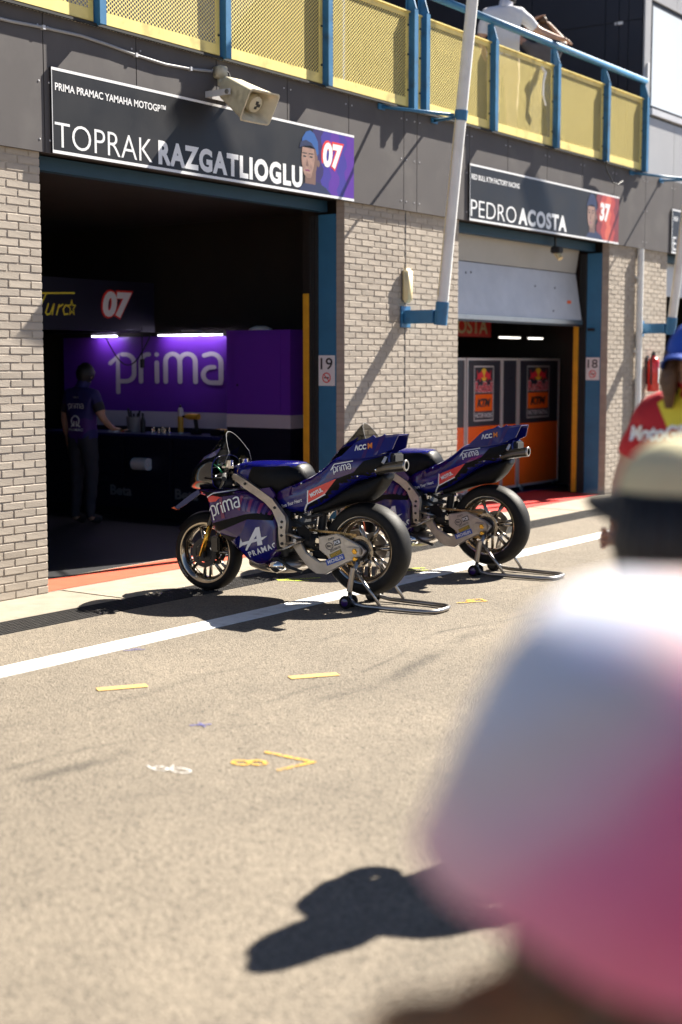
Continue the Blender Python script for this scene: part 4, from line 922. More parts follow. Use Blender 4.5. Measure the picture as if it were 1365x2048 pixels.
def make_bike(label):
    B = thing('racing_motorcycle', label, 'motorcycle', (8.4752, 5.7028, 0), 0, 'purple racing motorcycles on paddock stands')
    # --- wheels
    fwh = make_wheel(B, 'front_wheel', FA, 0.297, 0.060, 0.222, 7, 'rubber')
    for s in (-1, 1):
        d = obj('brake_disc', ring(FA, 0.075, 0.112, s*0.066, 0.003), 'black', fwh, angle=40)
        obj('disc_carrier', ring(FA, 0.03, 0.070, s*0.064, 0.003, 24), 'black', d, angle=40)
    rwh = make_wheel(B, 'rear_wheel', RA, 0.338, 0.098, 0.232, 7, 'rubber_scuffed')
    obj('sprocket', ring(RA, 0.085, 0.108, 0.118, 0.003), 'rim_metal', rwh, angle=40)
    obj('sprocket_carrier', ring(RA, 0.02, 0.074, 0.118, 0.006, 30), 'black', rwh, angle=40)
    obj('brake_disc', ring(RA, 0.06, 0.11, -0.10, 0.003), 'steel', rwh, angle=40)
    # tyre lettering on the near walls
    def tyre_text(parent, c, rr, y, s, a0, span, hgt):
        a = fit(text2d(s, 0.02), span, hgt)
        def fn(u,v,w):
            an = R(a0) + u/rr; return (c.x + (rr+v)*math.cos(an)*-1, y, c.z + (rr+v)*math.sin(an))
        flat('lettering', a, fn, 'grey_plastic', parent)
    tyre_text(fwh, FA, 0.243, 0.0665, 'MICHELIN', 200, 0.13, 0.016)
    # --- forks
    for s in (-1, 1):
        lo = FA + Vector((0.0, s*0.105, 0.0)); top = Vector((1.19, s*0.105, 0.98))
        k = lo.lerp(top, 0.33)
        fk = obj('fork_leg', MB().tube([lo+Vector((0,0,-0.02)), k], [0.022, 0.020], 14), 'gold', B, smooth=True)
        obj('fork_tube', MB().tube([k, top], 0.028, 14), 'blackgloss', fk, angle=40)
        obj('axle_foot', MB().rbox(lo.x-0.035, lo.x+0.03, lo.y-0.018, lo.y+0.018, lo.z-0.035, lo.z+0.05, 0.008), 'black', fk)
        obj('caliper', MB().rbox(lo.x-0.16, lo.x-0.085, s*0.072-0.03, s*0.072+0.03, lo.z+0.02, lo.z+0.14, 0.012), 'blackgloss', fk)
    # mudguard
    mb = MB(); n = 18
    for i in range(n+1):
        a = R(35 + 120*i/n)
        for y, dr in ((-0.072,-0.045),(-0.06,-0.008),(0,0.012),(0.06,-0.008),(0.072,-0.045)):
            mb.v.append((FA.x+(0.31+dr)*math.cos(a), y, FA.z+(0.31+dr)*math.sin(a)))
    mb.f = [(i*5+k, i*5+k+1, (i+1)*5+k+1, (i+1)*5+k) for i in range(n) for k in range(4)]
    obj('front_mudguard', mb, 'carbon', B, smooth=True)
    # --- nose cowl: shell open to the rear
    nose = MB().loft([(1.605,0.80,0.835,0.02,2.2),(1.585,0.788,0.875,0.07,2.3),(1.545,0.783,0.930,0.115,2.4),(1.49,0.785,0.985,0.150,2.6),(1.43,0.787,1.035,0.172,2.6),(1.36,0.79,1.058,0.183,2.8),(1.29,0.797,1.052,0.188,3.0)], 32, cap=False)
    nb = nose.bvh(); nose_o = obj('nose_cowl', nose, 'blackgloss', B, smooth=True)
    rim_pts = [(1.29, 0.188*math.copysign(abs(math.cos(t))**(2/3.0), math.cos(t)), 0.9245+0.1275*math.copysign(abs(math.sin(t))**(2/3.0), math.sin(t))) for t in [2*math.pi*k/40 for k in range(41)]]
    obj('cowl_edge', MB().tube(rim_pts, 0.004, 6, False), 'bike_blue', nose_o, smooth=True)
    for s in (-1, 1):
        decal('cowl_band', poly2([(1.60,0.80),(1.57,0.83),(1.52,0.95),(1.45,1.0),(1.435,1.035),(1.50,0.985),(1.56,0.91)]), lambda u,v:(u,0,v), (0,s,0), nb, 'bike_blue', nose_o)
    # windscreen
    mb = MB(); rows = [(1.505,0.975,0.07,0.015),(1.455,1.035,0.13,0.06),(1.395,1.095,0.172,0.11),(1.335,1.160,0.188,0.15),(1.295,1.205,0.178,0.16),(1.262,1.234,0.135,0.125)]
    m = 13
    for x_, z_, w_, d_ in rows:
        for k in range(m):
            a = -1+2*k/(m-1); mb.v.append((x_ - abs(a)**2*d_*0.75, a*w_, z_ - abs(a)**2.2*d_*1.2))
    mb.f = [(i*m+k, i*m+k+1, (i+1)*m+k+1, (i+1)*m+k) for i in range(len(rows)-1) for k in range(m-1)]
    ws = obj('windscreen', mb, 'screen', B, smooth=True)
    edge = [mb.v[i*m] for i in range(len(rows))] + [mb.v[(len(rows)-1)*m+k] for k in range(m)] + [mb.v[i*m+m-1] for i in range(len(rows)-1,-1,-1)]
    obj('screen_edge', MB().tube(edge, 0.0018, 6), 'grey_plastic', ws, smooth=True)
    for s in (-1, 1):
        obj('screen_fairing', MB().add([(1.50,s*0.06,0.965),(1.45,s*0.112,1.0),(1.36,s*0.135,1.03),(1.28,s*0.142,1.06),(1.245,s*0.128,1.12),(1.30,s*0.132,1.09),(1.40,s*0.126,1.045)],[(0,1,2,3,4,5,6)]), 'bike_blue', B)
    # cockpit: clamp, bars, dash, reservoirs, leads
    ck = obj('top_clamp', MB().rbox(1.13,1.24,-0.135,0.135,0.965,0.985,0.006).lathe([(0.0,0.0),(0.034,0.0),(0.034,0.05),(0.02,0.055),(0.0,0.055)], 'z', (1.19,0.105,0.975), 16).lathe([(0.0,0.0),(0.034,0.0),(0.034,0.05),(0.02,0.055),(0.0,0.055)], 'z', (1.19,-0.105,0.975), 16), 'chrome', B, angle=40)
    obj('dash', MB().rbox(1.30,1.325,-0.08,0.08,1.00,1.09,0.006), 'blackmatte', ck)
    for s in (-1, 1):
        hb = obj('handlebar', MB().tube([(1.19,s*0.12,0.93),(1.16,s*0.22,0.92),(1.10,s*0.30,0.905)], 0.012, 10), 'steel', ck, smooth=True)
        obj('grip', MB().tube([(1.155,s*0.225,0.918),(1.085,s*0.325,0.902)], 0.019, 12), 'blackmatte', hb, angle=40)
        obj('lever', MB().tube([(1.19,s*0.20,0.925),(1.20,s*0.26,0.92),(1.155,s*0.345,0.90)], [0.007,.006,.005], 8), 'chrome', hb, smooth=True)
        obj('lever_guard', MB().tube([(1.10,s*0.335,0.905),(1.18,s*0.345,0.90),(1.27,s*0.30,0.90)], 0.008, 8), 'carbon', hb, smooth=True)
    obj('brake_reservoir', MB().lathe([(0.0,0.0),(0.024,0.0),(0.024,0.05),(0.0,0.055)], 'z', (1.25,-0.16,0.97), 14), 'cream', ck, angle=40)
    mb = MB()
    for k in range(26):
        x_ = random.uniform(1.14, 1.40); y_ = random.uniform(-0.13, 0.13); z_ = random.uniform(0.80, 1.0)
        s_ = random.uniform(0.008, 0.02); mb.rbox(x_-s_, x_+s_, y_-s_, y_+s_, z_-s_*.7, z_+s_*.7, 0.003)
    tag(obj('cockpit_fitting', mb, 'chrome', ck), kind='stuff')
    obj('electronics_box', MB().rbox(1.18,1.42,-0.12,0.12,0.79,0.90,0.02), 'black', B, angle=40)
    obj('lead', MB().tube([(1.36,0.10,0.95),(1.32,0.13,0.99),(1.27,0.14,0.97),(1.24,0.12,0.93)], 0.006, 8), mat('lead_green', (0.02,0.35,0.14), 0.4) if 'lead_green' not in MATS else 'lead_green', ck, smooth=True)
    obj('lead', MB().tube([(1.40,0.08,0.90),(1.34,0.13,0.92),(1.27,0.13,0.88),(1.20,0.12,0.90)], 0.007, 8), 'black', ck, smooth=True)
    # --- side fairing
    fair = MB().loft([(1.465,0.782,0.797,0.150,3.0),(1.40,0.752,0.802,0.185,3.0),(1.32,0.718,0.808,0.208,3.5),(1.27,0.500,0.812,0.226,4.5),(1.22,0.452,0.815,0.236,5),(1.12,0.405,0.818,0.243,5),(1.03,0.335,0.815,0.245,5),(0.93,0.262,0.800,0.245,5),(0.85,0.245,0.770,0.243,4.5),(0.76,0.285,0.715,0.236,4.5),(0.70,0.345,0.640,0.224,4)], 40)
    fb = fair.bvh(); fo = obj('side_fairing', fair, 'bike_purple', B, smooth=True)
    for s in (-1, 1):
        nrm = (0, s, 0); F = lambda u,v: (u, 0, v)
        decal('blue_field', poly2([(0.93,0.62),(0.82,0.615),(0.72,0.60),(0.69,0.47),(0.68,0.36),(0.72,0.30),(0.80,0.27),(0.90,0.275),(1.02,0.345),(1.10,0.41),(1.02,0.47),(0.985,0.50)]), F, nrm, fb, 'bike_blue', fo, 0.002)
        decal('black_flash', poly2([(1.262,0.50),(1.255,0.555),(0.947,0.640),(0.80,0.66),(0.72,0.66),(0.72,0.605),(0.931,0.603),(1.10,0.535),(1.262,0.47)]), F, nrm, fb, 'carbon', fo, 0.0035)
        decal('black_flash', poly2([(1.262,0.478),(1.20,0.445),(1.12,0.405),(1.03,0.335),(0.93,0.262),(0.98,0.33),(1.10,0.425),(1.03,0.46),(1.18,0.475)]), F, nrm, fb, 'carbon', fo, 0.0045)
        decal('black_top', poly2([(1.46,0.797),(1.02,0.818),(0.93,0.80),(0.99,0.79),(1.18,0.775),(1.26,0.768),(1.32,0.735),(1.36,0.735),(1.44,0.785)]), F, nrm, fb, 'carbon', fo, 0.003)
        decal('red_flash', poly2([(1.425,0.797),(1.36,0.745),(1.325,0.728),(1.285,0.71),(1.22,0.722),(1.18,0.755),(1.26,0.762),(1.31,0.75),(1.35,0.775)]), F, nrm, fb, 'bike_red', fo, 0.0045)
        decal('pinstripe', stroke([(1.345,0.729),(1.262,0.779),(1.015,0.822)], 0.009, 0, False), F, nrm, fb, 'white_print', fo, 0.006)
        for k in range(7):
            x_ = 1.005-k*0.042
            decal('mauve_bar', poly2([(x_,0.775-k*0.012),(x_-0.024,0.772-k*0.012),(x_-0.010,0.665-k*0.004),(x_+0.014,0.67-k*0.004)]), F, nrm, fb, 'bike_mauve' if k % 2 else 'bike_magenta', fo, 0.0045)
        decal('magenta_bar', poly2([(1.19,0.755),(1.165,0.755),(1.135,0.60),(1.165,0.595)]), F, nrm, fb, 'bike_magenta', fo, 0.0045)
    # left-hand lettering (reads towards the tail)
    def on(p0, p1):
        p0 = Vector(p0); p1 = Vector(p1); d = p1-p0; n = Vector((d.y, -d.x)).normalized()
        n = n if n.y > 0 else -n; d = d.normalized()
        return lambda u,v: (p0.x+d.x*u+n.x*v, 0, p0.y+d.y*u+n.y*v)
    decal('prima_lettering', fit(prima_logo(), 0.30, 0.115), on((1.262,0.568),(0.985,0.665)), (0,1,0), fb, 'white_print', fo, 0.007, 0.02)
    A_ = join2(poly2([(0.859,0.546),(0.827,0.553),(0.801,0.422),(0.844,0.412),(0.851,0.468)]), poly2([(0.859,0.546),(0.851,0.490),(0.938,0.369),(0.954,0.370),(0.917,0.444)], 0.0004), poly2([(1.011,0.383),(0.990,0.456),(0.976,0.428),(0.759,0.490),(0.80,0.458),(0.975,0.405)], 0.0008))
    decal('arrow_logo', A_, lambda u,v:(u,0,v), (0,1,0), fb, 'white_print', fo, 0.006, 0.02)
    u_ = 0.0
    for ch, cw in zip('PRAMAC', (0.034, 0.036, 0.040, 0.046, 0.040, 0.034)):
        decal('letter', fit(text2d(ch, 0.035), cw-0.004, 0.042, u_), on((0.918,0.318),(0.68,0.408)), (0,1,0), fb, 'white_print', fo, 0.006, 0.015); u_ += cw + 0.004
    decal('prima_lettering', fit(prima_logo(), 0.30, 0.115), lambda u,v: (0.985+u, 0, 0.60+v), (0,-1,0), fb, 'white_print', fo, 0.007, 0.02)
    # winglets
    for s in (-1, 1):
        prof = [(1.40,0.800),(1.455,0.768),(1.52,0.718),(1.590,0.662),(1.568,0.645),(1.50,0.685),(1.44,0.730),(1.39,0.770)]
        wg = obj('winglet', MB().prism(prof, lambda u,v:(u,s*(0.19+0.09*(1.6-u)*0+0.25*(u-1.39)),v), lambda u,v:(u,s*(0.205+0.25*(u-1.39)),v)), 'tool_blue', B)
        obj('winglet_tip', MB().prism([(1.592,0.664),(1.610,0.655),(1.560,0.640),(1.566,0.6435)], lambda u,v:(u,s*(0.18+0.25*(u-1.39)),v), lambda u,v:(u,s*(0.215+0.25*(u-1.39)),v)), 'orange', wg)
    # --- engine and pipes
    en = obj('engine', MB().rbox(0.62,1.06,-0.19,0.19,0.33,0.72,0.04), 'black', B, angle=40)
    obj('clutch_case', MB().lathe([(0.0,0.212),(0.07,0.21),(0.085,0.20),(0.09,0.16)], 'y', (0.72,0,0.47), 28), 'blackmatte', en, angle=40)
    obj('belly_pan', MB().loft([(0.98,0.22,0.36,0.16,3),(0.88,0.195,0.36,0.17,3),(0.74,0.192,0.33,0.16,3),(0.63,0.205,0.31,0.13,3),(0.56,0.24,0.30,0.08,2.5)], 24), 'alu', B, smooth=True)
    obj('collector', MB().tube([(0.80,0.14,0.27),(0.72,0.165,0.26),(0.66,0.16,0.275)], [0.05,0.055,0.04], 16), 'chrome', B, smooth=True)
    obj('drain_tube', MB().tube([(0.86,0.17,0.30),(0.70,0.19,0.32),(0.60,0.19,0.26),(0.50,0.185,0.235)], 0.012, 8), 'blackmatte', B, smooth=True)
    mb = MB()
    for k in range(40):
        x_ = random.uniform(0.36, 0.64); y_ = random.uniform(-0.12, 0.15); z_ = random.uniform(0.36, 0.66); s_ = random.uniform(0.008, 0.022)
        mb.rbox(x_-s_, x_+s_, y_-s_, y_+s_, z_-s_, z_+s_, 0.004)
    tag(obj('engine_fitting', mb, 'chrome', en), kind='stuff')
    for k, (p, q) in enumerate((((0.62,0.13,0.62),(0.40,0.14,0.60)), ((0.62,0.15,0.40),(0.46,0.12,0.55)), ((0.60,0.10,0.66),(0.36,0.13,0.66)))):
        obj('hose', MB().tube([p, ((p[0]+q[0])/2, (p[1]+q[1])/2+0.02, (p[2]+q[2])/2-0.03), q], 0.013, 8), ('blackmatte','chain','blackmatte')[k], en, smooth=True)
    obj('shock', MB().tube([(0.46,0.0,0.36),(0.42,0.0,0.66)], 0.032, 16), 'black', B, angle=40)
    # --- frame spars
    up = [(1.10,0.930),(1.065,0.926),(0.988,0.896),(0.899,0.852),(0.826,0.815),(0.730,0.765),(0.667,0.704),(0.606,0.640),(0.596,0.60),(0.604,0.53),(0.600,0.46),(0.612,0.405)]
    lo = [(1.10,0.885),(1.070,0.880),(0.988,0.828),(0.885,0.780),(0.800,0.735),(0.723,0.676),(0.690,0.620),(0.668,0.590),(0.660,0.555),(0.660,0.52),(0.658,0.46),(0.652,0.418)]
    yo = [0.185,0.19,0.20,0.21,0.218,0.228,0.237,0.244,0.246,0.246,0.243,0.238]
    for s in (-1, 1):
        mb = MB(); n = len(up)
        for k in range(n):
            for (p, y) in ((up[k], yo[k]), (lo[k], yo[k]+0.004), (lo[k], yo[k]-0.04), (up[k], yo[k]-0.04)):
                mb.v.append((p[0], s*y, p[1]))
        mb.f = [(i*4+k, i*4+(k+1)%4, (i+1)*4+(k+1)%4, (i+1)*4+k) for i in range(n-1) for k in range(4)] + [(0,1,2,3), tuple((n-1)*4+k for k in range(4))]
        sp_ = obj('frame_spar', mb, 'alu', B, angle=35)
        for (x_, z_) in ((0.632,0.60),(0.636,0.56),(0.635,0.50),(0.632,0.44),(0.70,0.70),(0.98,0.862)):
            yy = 0.2475 if x_ < 0.69 else (0.236 if x_ < 0.9 else 0.205)
            obj('bolt', MB().lathe([(0.0,s*(yy+0.008)),(0.009,s*(yy+0.007)),(0.012,s*(yy-0.002))], 'y', (x_,0,z_), 10), 'black', sp_, angle=40)
    obj('steering_head', MB().tube([(1.20,0,0.84),(1.13,0,0.97)], 0.045, 16), 'alu', B, angle=40)
    # --- tank
    tank = MB().loft([(1.15,0.90,0.985,0.09,2.6),(1.09,0.86,1.005,0.135,2.8),(1.0,0.80,1.018,0.165,3.0),(0.88,0.77,1.024,0.185,3.2),(0.76,0.765,1.026,0.182,3.2),(0.66,0.79,1.026,0.160,3.0),(0.59,0.83,1.015,0.128,2.6),(0.545,0.86,0.965,0.10,2.4),(0.525,0.88,0.925,0.07,2.2)], 36)
    tb = tank.bvh(); to = obj('fuel_tank', tank, 'carbon', B, smooth=True)
    decal('blue_top', poly2([(1.15,-0.085),(1.09,-0.125),(1.0,-0.155),(0.88,-0.172),(0.76,-0.168),(0.66,-0.145),(0.60,-0.11),(0.585,0.0),(0.60,0.11),(0.66,0.145),(0.76,0.168),(0.88,0.172),(1.0,0.155),(1.09,0.125),(1.15,0.085)]), lambda u,v:(u,v,0.9), (0,0,1), tb, 'bike_blue', to, 0.003)
    for s in (-1, 1):
        decal('blue_flank', poly2([(1.15,0.975),(1.02,1.0),(0.94,0.995),(0.97,0.90),(0.93,0.81),(1.0,0.82),(1.08,0.88),(1.15,0.91)]), lambda u,v:(u,0,v), (0,s,0), tb, 'bike_blue', to, 0.005)
        decal('knee_pad', poly2([(1.02,0.985),(0.80,0.992),(0.62,1.005),(0.56,0.985),(0.53,0.93),(0.53,0.90),(0.60,0.87),(0.70,0.82),(0.80,0.79),(0.92,0.80),(1.0,0.86)]), lambda u,v:(u,0,v), (0,s,0), tb, 'carbon', to, 0.004)
        obj('tank_disc', MB().lathe([(0.0,s*0.138),(0.018,s*0.138),(0.026,s*0.130),(0.026,s*0.115)], 'y', (1.075,0,0.945), 18), 'gold', to, angle=40)
    # side bracket below the tank
    for s in (-1, 1):
        obj('pivot_plate', MB().prism([(0.84,0.83),(0.76,0.845),(0.71,0.79),(0.745,0.735),(0.79,0.76)], lambda u,v:(u,s*0.19,v), lambda u,v:(u,s*0.215,v)), 'bike_purple', B)
    # --- seat and tail
    tail = MB().loft([(0.78,0.745,0.83,0.12,3),(0.70,0.675,0.855,0.165,3.5),(0.60,0.645,0.880,0.175,3.5),(0.50,0.655,0.918,0.172,3.5),(0.42,0.690,0.960,0.168,3.5),(0.34,0.735,1.015,0.164,3.5),(0.27,0.785,1.072,0.158,3.4),(0.20,0.835,1.092,0.152,3.4),(0.08,0.905,1.100,0.142,3.4),(-0.06,0.945,1.116,0.126,3.4),(-0.17,0.975,1.130,0.105,3.2)], 36)
    sb = tail.bvh(); se = obj('tail_unit', tail, 'bike_blue', B, smooth=True)
    for s in (-1, 1):
        F = lambda u,v:(u,0,v); nrm = (0,s,0)
        decal('purple_field', poly2([(0.77,0.775),(0.60,0.86),(0.50,0.905),(0.40,0.94),(0.32,0.935),(0.43,0.845),(0.60,0.79),(0.73,0.74)]), F, nrm, sb, 'bike_purple', se, 0.002)
        decal('black_field', poly2([(0.225,0.925),(0.09,0.975),(0.012,1.06),(-0.10,1.09),(-0.17,1.115),(-0.17,0.98),(-0.05,0.94),(0.08,0.90),(0.20,0.83),(0.34,0.735),(0.42,0.69),(0.50,0.655),(0.60,0.648),(0.70,0.68),(0.68,0.70),(0.52,0.67),(0.44,0.735),(0.445,0.829)]), F, nrm, sb, 'carbon', se, 0.003)
        decal('purple_field', poly2([(0.31,0.925),(0.27,1.008),(0.242,1.024),(0.13,1.045),(0.015,1.060),(0.084,0.980),(0.20,0.935)]), F, nrm, sb, 'bike_purple', se, 0.0045)
        decal('pinstripe', stroke([(0.268,0.985),(0.243,1.030),(0.095,1.058)], 0.007, 0, False), F, nrm, sb, 'white_print', se, 0.006)
        decal('red_flag', poly2([(0.448,0.832),(0.222,0.927),(0.315,0.815),(0.454,0.739)]), F, nrm, sb, 'bike_red', se, 0.006)
        decal('flag_edge', join2(stroke([(0.452,0.835),(0.457,0.739),(0.508,0.658)], 0.009, 0, False), stroke([(0.457,0.735),(0.313,0.811)], 0.008, 0.0004, False)), F, nrm, sb, 'white_print', se, 0.007)
    decal('prima_lettering', fit(prima_logo(), 0.158, 0.056), on((0.252,0.953),(0.09,0.990)), (0,1,0), sb, 'white_print', se, 0.0075, 0.02)
    decal('motul_lettering', fit(text2d('MOTUL', 0.05), 0.112, 0.030), on((0.425,0.783),(0.325,0.832)), (0,1,0), sb, 'white_print', se, 0.009, 0.02)
    decal('slogan_lettering', fit(text2d('Revs Your Heart', 0.01, 0.3), 0.19, 0.026), on((0.678,0.692),(0.494,0.752)), (0,1,0), sb, 'white_print', se, 0.0075, 0.02)
    # undertail duct
    duct = MB().loft([(0.44,0.648,0.72,0.13,3),(0.34,0.672,0.76,0.128,3),(0.24,0.712,0.82,0.124,3),(0.12,0.748,0.89,0.12,3),(0.02,0.765,0.93,0.115,3),(-0.06,0.83,0.955,0.105,3),(-0.12,0.92,0.975,0.09,2.6)], 28)
    obj('undertail', duct, 'carbon', B, smooth=True)
    for s in (-1, 1):
        fin = [(0.225,1.060),(0.107,1.178),(0.072,1.202),(-0.006,1.222),(-0.040,1.243),(-0.066,1.224),(-0.117,1.244),(-0.24,1.252),(-0.205,1.15),(-0.075,1.095),(0.05,1.07)]
        def fy(u, v): return s*(0.142 - (v-1.06)*0.28 + 0.03*min(0, u))
        fo_ = MB().prism(fin, lambda u,v:(u,fy(u,v),v), lambda u,v:(u,fy(u,v)-s*0.010,v))
        fin_b = fo_.bvh(); fin_o = obj('tail_fin', fo_, 'bike_blue', B)
        decal('fin_flash', poly2([(0.00,1.20),(-0.025,1.21),(0.0,1.085),(0.03,1.08)]), F, (0,s,0), fin_b, 'bike_purple', fin_o, 0.002)
        decal('fin_flash', poly2([(-0.10,1.235),(-0.14,1.24),(-0.09,1.11),(-0.06,1.10)]), F, (0,s,0), fin_b, 'bike_purple', fin_o, 0.002)
        if s > 0:
            decal('sponsor_lettering', fit(text2d('\u039bCC', 0.045), 0.095, 0.040), on((0.092,1.128),(-0.04,1.150)), (0,1,0), fin_b, 'white_print', fin_o, 0.004, 0.04)
            decal('sponsor_lettering', fit(text2d('M', 0.045), 0.036, 0.040), on((-0.013,1.146),(-0.05,1.152)), (0,1,0), fin_b, 'orange_print', fin_o, 0.004, 0.04)
    obj('rear_wing', MB().prism([(-0.05,1.225),(-0.235,1.250),(-0.235,1.243),(-0.05,1.213)], lambda u,v:(u,-0.09,v), lambda u,v:(u,0.09,v)), 'bike_blue', B)
    obj('rear_block', MB().rbox(-0.205,-0.15,-0.07,0.07,0.985,1.115,0.01), 'blackmatte', B)
    ex = obj('exhaust', MB().tube([(-0.08,0.09,0.99),(-0.18,0.115,1.018),(-0.318,0.12,1.038)], [0.034,0.037,0.038], 22, False), 'steel', B, angle=50)
    ex.data.materials[0] = MATS['dark_metal']
    obj('exhaust_lip', MB().lathe([(0.038,0.0),(0.041,0.004),(0.041,0.012),(0.030,0.012),(0.027,0.0)], 'x', (-0.325,0.12,1.039), 24, True), 'steel', ex, angle=50)
    obj('exhaust_bore', MB().lathe([(0.0,0.02),(0.036,0.02)], 'x', (-0.325,0.12,1.039), 20), 'black', ex)
    obj('exhaust_strap', MB().tube([(-0.14,0.13,1.05),(-0.15,0.10,1.09)], 0.012, 8), 'galv', ex)
    # --- swingarm, chain, foot pegs
    arm = [(0.366,0.503),(0.21,0.528),(0.157,0.512),(0.017,0.452),(-0.025,0.415),(0.020,0.365),(0.13,0.325),(0.245,0.262),(0.308,0.227),(0.389,0.228),(0.452,0.263),(0.525,0.337),(0.60,0.43),(0.60,0.50),(0.52,0.45),(0.470,0.375),(0.353,0.312),(0.300,0.321),(0.281,0.353),(0.361,0.402)]
    for s in (-1, 1):
        sa = obj('swingarm', MB().prism(arm, lambda u,v:(u,s*0.135,v), lambda u,v:(u,s*0.172,v)), 'alu', B, angle=30)
        bm = bmesh.new(); bm.from_mesh(sa.data); bmesh.ops.bevel(bm, geom=[e for e in bm.edges if e.calc_face_angle(0) > R(60)], offset=0.006, segments=2, affect='EDGES'); bm.to_mesh(sa.data); bm.free()
        obj('inset_panel', MB().prism([(0.345,0.490),(0.215,0.512),(0.150,0.490),(0.150,0.372),(0.255,0.300),(0.31,0.262),(0.37,0.262),(0.40,0.29),(0.36,0.295),(0.29,0.305),(0.265,0.345),(0.335,0.40)], lambda u,v:(u,s*0.1705,v), lambda u,v:(u,s*0.1732,v)), 'alu', sa)
        obj('axle_block', MB().rbox(0.005,0.125,s*0.186-0.012,s*0.186+0.012,0.392,0.442,0.006), 'alu', sa)
        obj('axle_nut', MB().lathe([(0.0,s*0.205),(0.016,s*0.205),(0.022,s*0.200),(0.022,s*0.186)], 'y', (RA.x,0,0.415), 6), 'gold', sa)
        obj('bobbin', MB().lathe([(0.012,s*0.172),(0.012,s*0.20),(0.018,s*0.205),(0.012,s*0.21),(0.0,s*0.21)], 'y', (0.045,0,0.362), 14), 'gold', sa, angle=40)
        if s > 0:
            fs = lambda dx: (lambda u,v,w: (dx[0]-u*dx[2], 0.1745+w, dx[1]+v+u*dx[3]))
            def stick(p, q, h, m, txt=None, tm='white_print'):
                d = Vector((q[0]-p[0], q[1]-p[1])); L = d.length; d /= L; nn = Vector((d.y, -d.x)); nn = nn if nn.y > 0 else -nn
                fn = lambda u,v,w: (p[0]+d.x*u+nn.x*v, 0.1745+w, p[1]+d.y*u+nn.y*v)
                if m: flat('sticker', poly2([(0,0),(L,0),(L,h),(0,h)]), fn, m, sa)
                if txt: flat('sticker_lettering', fit(text2d(txt, 0.03), L*0.82, h*0.6, L*0.09, h*0.2), lambda u,v,w: fn(u,v,w+0.001), tm, sa)
            stick((0.290,0.292),(0.140,0.352), 0.042, 'sticker_blue', 'MICHELIN')
            stick((0.258,0.347),(0.162,0.395), 0.032, 'sticker_olive', 'RISPORT', 'drill_yellow')
            stick((0.270,0.383),(0.165,0.432), 0.026, None, 'ACCOSSATO', 'sticker_grey')
            stick((0.228,0.440),(0.172,0.462), 0.040, 'sticker_grey', 'PCB')
            stick((0.282,0.470),(0.222,0.490), 0.026, None, 'DID', 'sticker_grey')
            flat('sticker', stroke(arc(0.272,0.437,0.030,0.024,0,360,20), 0.006, 0, False), lambda u,v,w:(u,0.1745,v), 'sticker_grey', sa)
            flat('sticker_lettering', fit(text2d('BMC', 0.03), 0.04, 0.018), lambda u,v,w:(0.292-u,0.1745,0.428+v), 'sticker_grey', sa)
    obj('arm_bridge', MB().rbox(0.40,0.58,-0.134,0.134,0.40,0.50,0.02), 'blackmatte', B, angle=40)
    obj('chain_guide', MB().rbox(0.31,0.47,0.10,0.134,0.33,0.40,0.012), 'carbon', B)
    path = [(0.64,0.548),(0.42,0.536),(0.25,0.531),(0.09,0.523)] + [(RA.x+0.112*math.cos(R(a)), RA.z+0.112*math.sin(R(a))) for a in range(75,-91,-15)] + [(0.20,0.325),(0.35,0.362),(0.50,0.40),(0.64,0.45)]
    mb = MB(); acc = []
    for p, q in zip(path, path[1:]):
        p = Vector(p); q = Vector(q); n = max(1, round((q-p).length/0.016))
        acc += [(p.lerp(q, (i+0.5)/n), (q-p).normalized()) for i in range(n)]
    for i, (p, d) in enumerate(acc):
        n_ = Vector((-d.y, d.x)); hw = 0.0075; L = 0.0072; y0, y1 = (0.110, 0.128) if i % 2 else (0.113, 0.125)
        c = [p-d*L-n_*hw, p+d*L-n_*hw, p+d*L+n_*hw, p-d*L+n_*hw]
        mb.add([(k.x,y0,k.y) for k in c]+[(k.x,y1,k.y) for k in c], [(3,2,1,0),(4,5,6,7),(0,1,5,4),(1,2,6,5),(2,3,7,6),(3,0,4,7)])
    tag(obj('drive_chain', mb, 'chain', B), kind='stuff')
    for s in (-1, 1):
        fp = obj('footrest_bracket', MB().tube([(0.60,s*0.235,0.515),(0.47,s*0.24,0.488)], 0.011, 8).tube([(0.60,s*0.235,0.44),(0.47,s*0.24,0.468)], 0.012, 8), 'alu', B, smooth=True)
        obj('footrest', MB().tube([(0.475,s*0.20,0.478),(0.47,s*0.33,0.482)], 0.013, 10), 'steel', fp, angle=40)
        obj('heel_guard', MB().prism([(0.53,0.56),(0.46,0.58),(0.40,0.53),(0.42,0.47),(0.50,0.49)], lambda u,v:(u,s*0.205,v), lambda u,v:(u,s*0.212,v)), 'carbon', fp)
        obj('pedal', MB().tube([(0.50,s*0.23,0.46),(0.62,s*0.245,0.40),(0.68,s*0.25,0.385)], 0.007, 8), 'steel', fp, smooth=True)
    for s in (-1, 1):
        for (x_, z_) in ((0.38,0.97),(0.52,0.88),(0.06,0.95),(-0.08,1.0)):
            h = sb.ray_cast(Vector((x_, s*0.5, z_)), Vector((0,-s,0)))
            if h[0]: obj('screw', MB().lathe([(0.0,h[0].y+s*0.009),(0.006,h[0].y+s*0.008),(0.008,h[0].y)], 'y', (x_,0,z_), 8), 'chrome', se, angle=40)
    return B
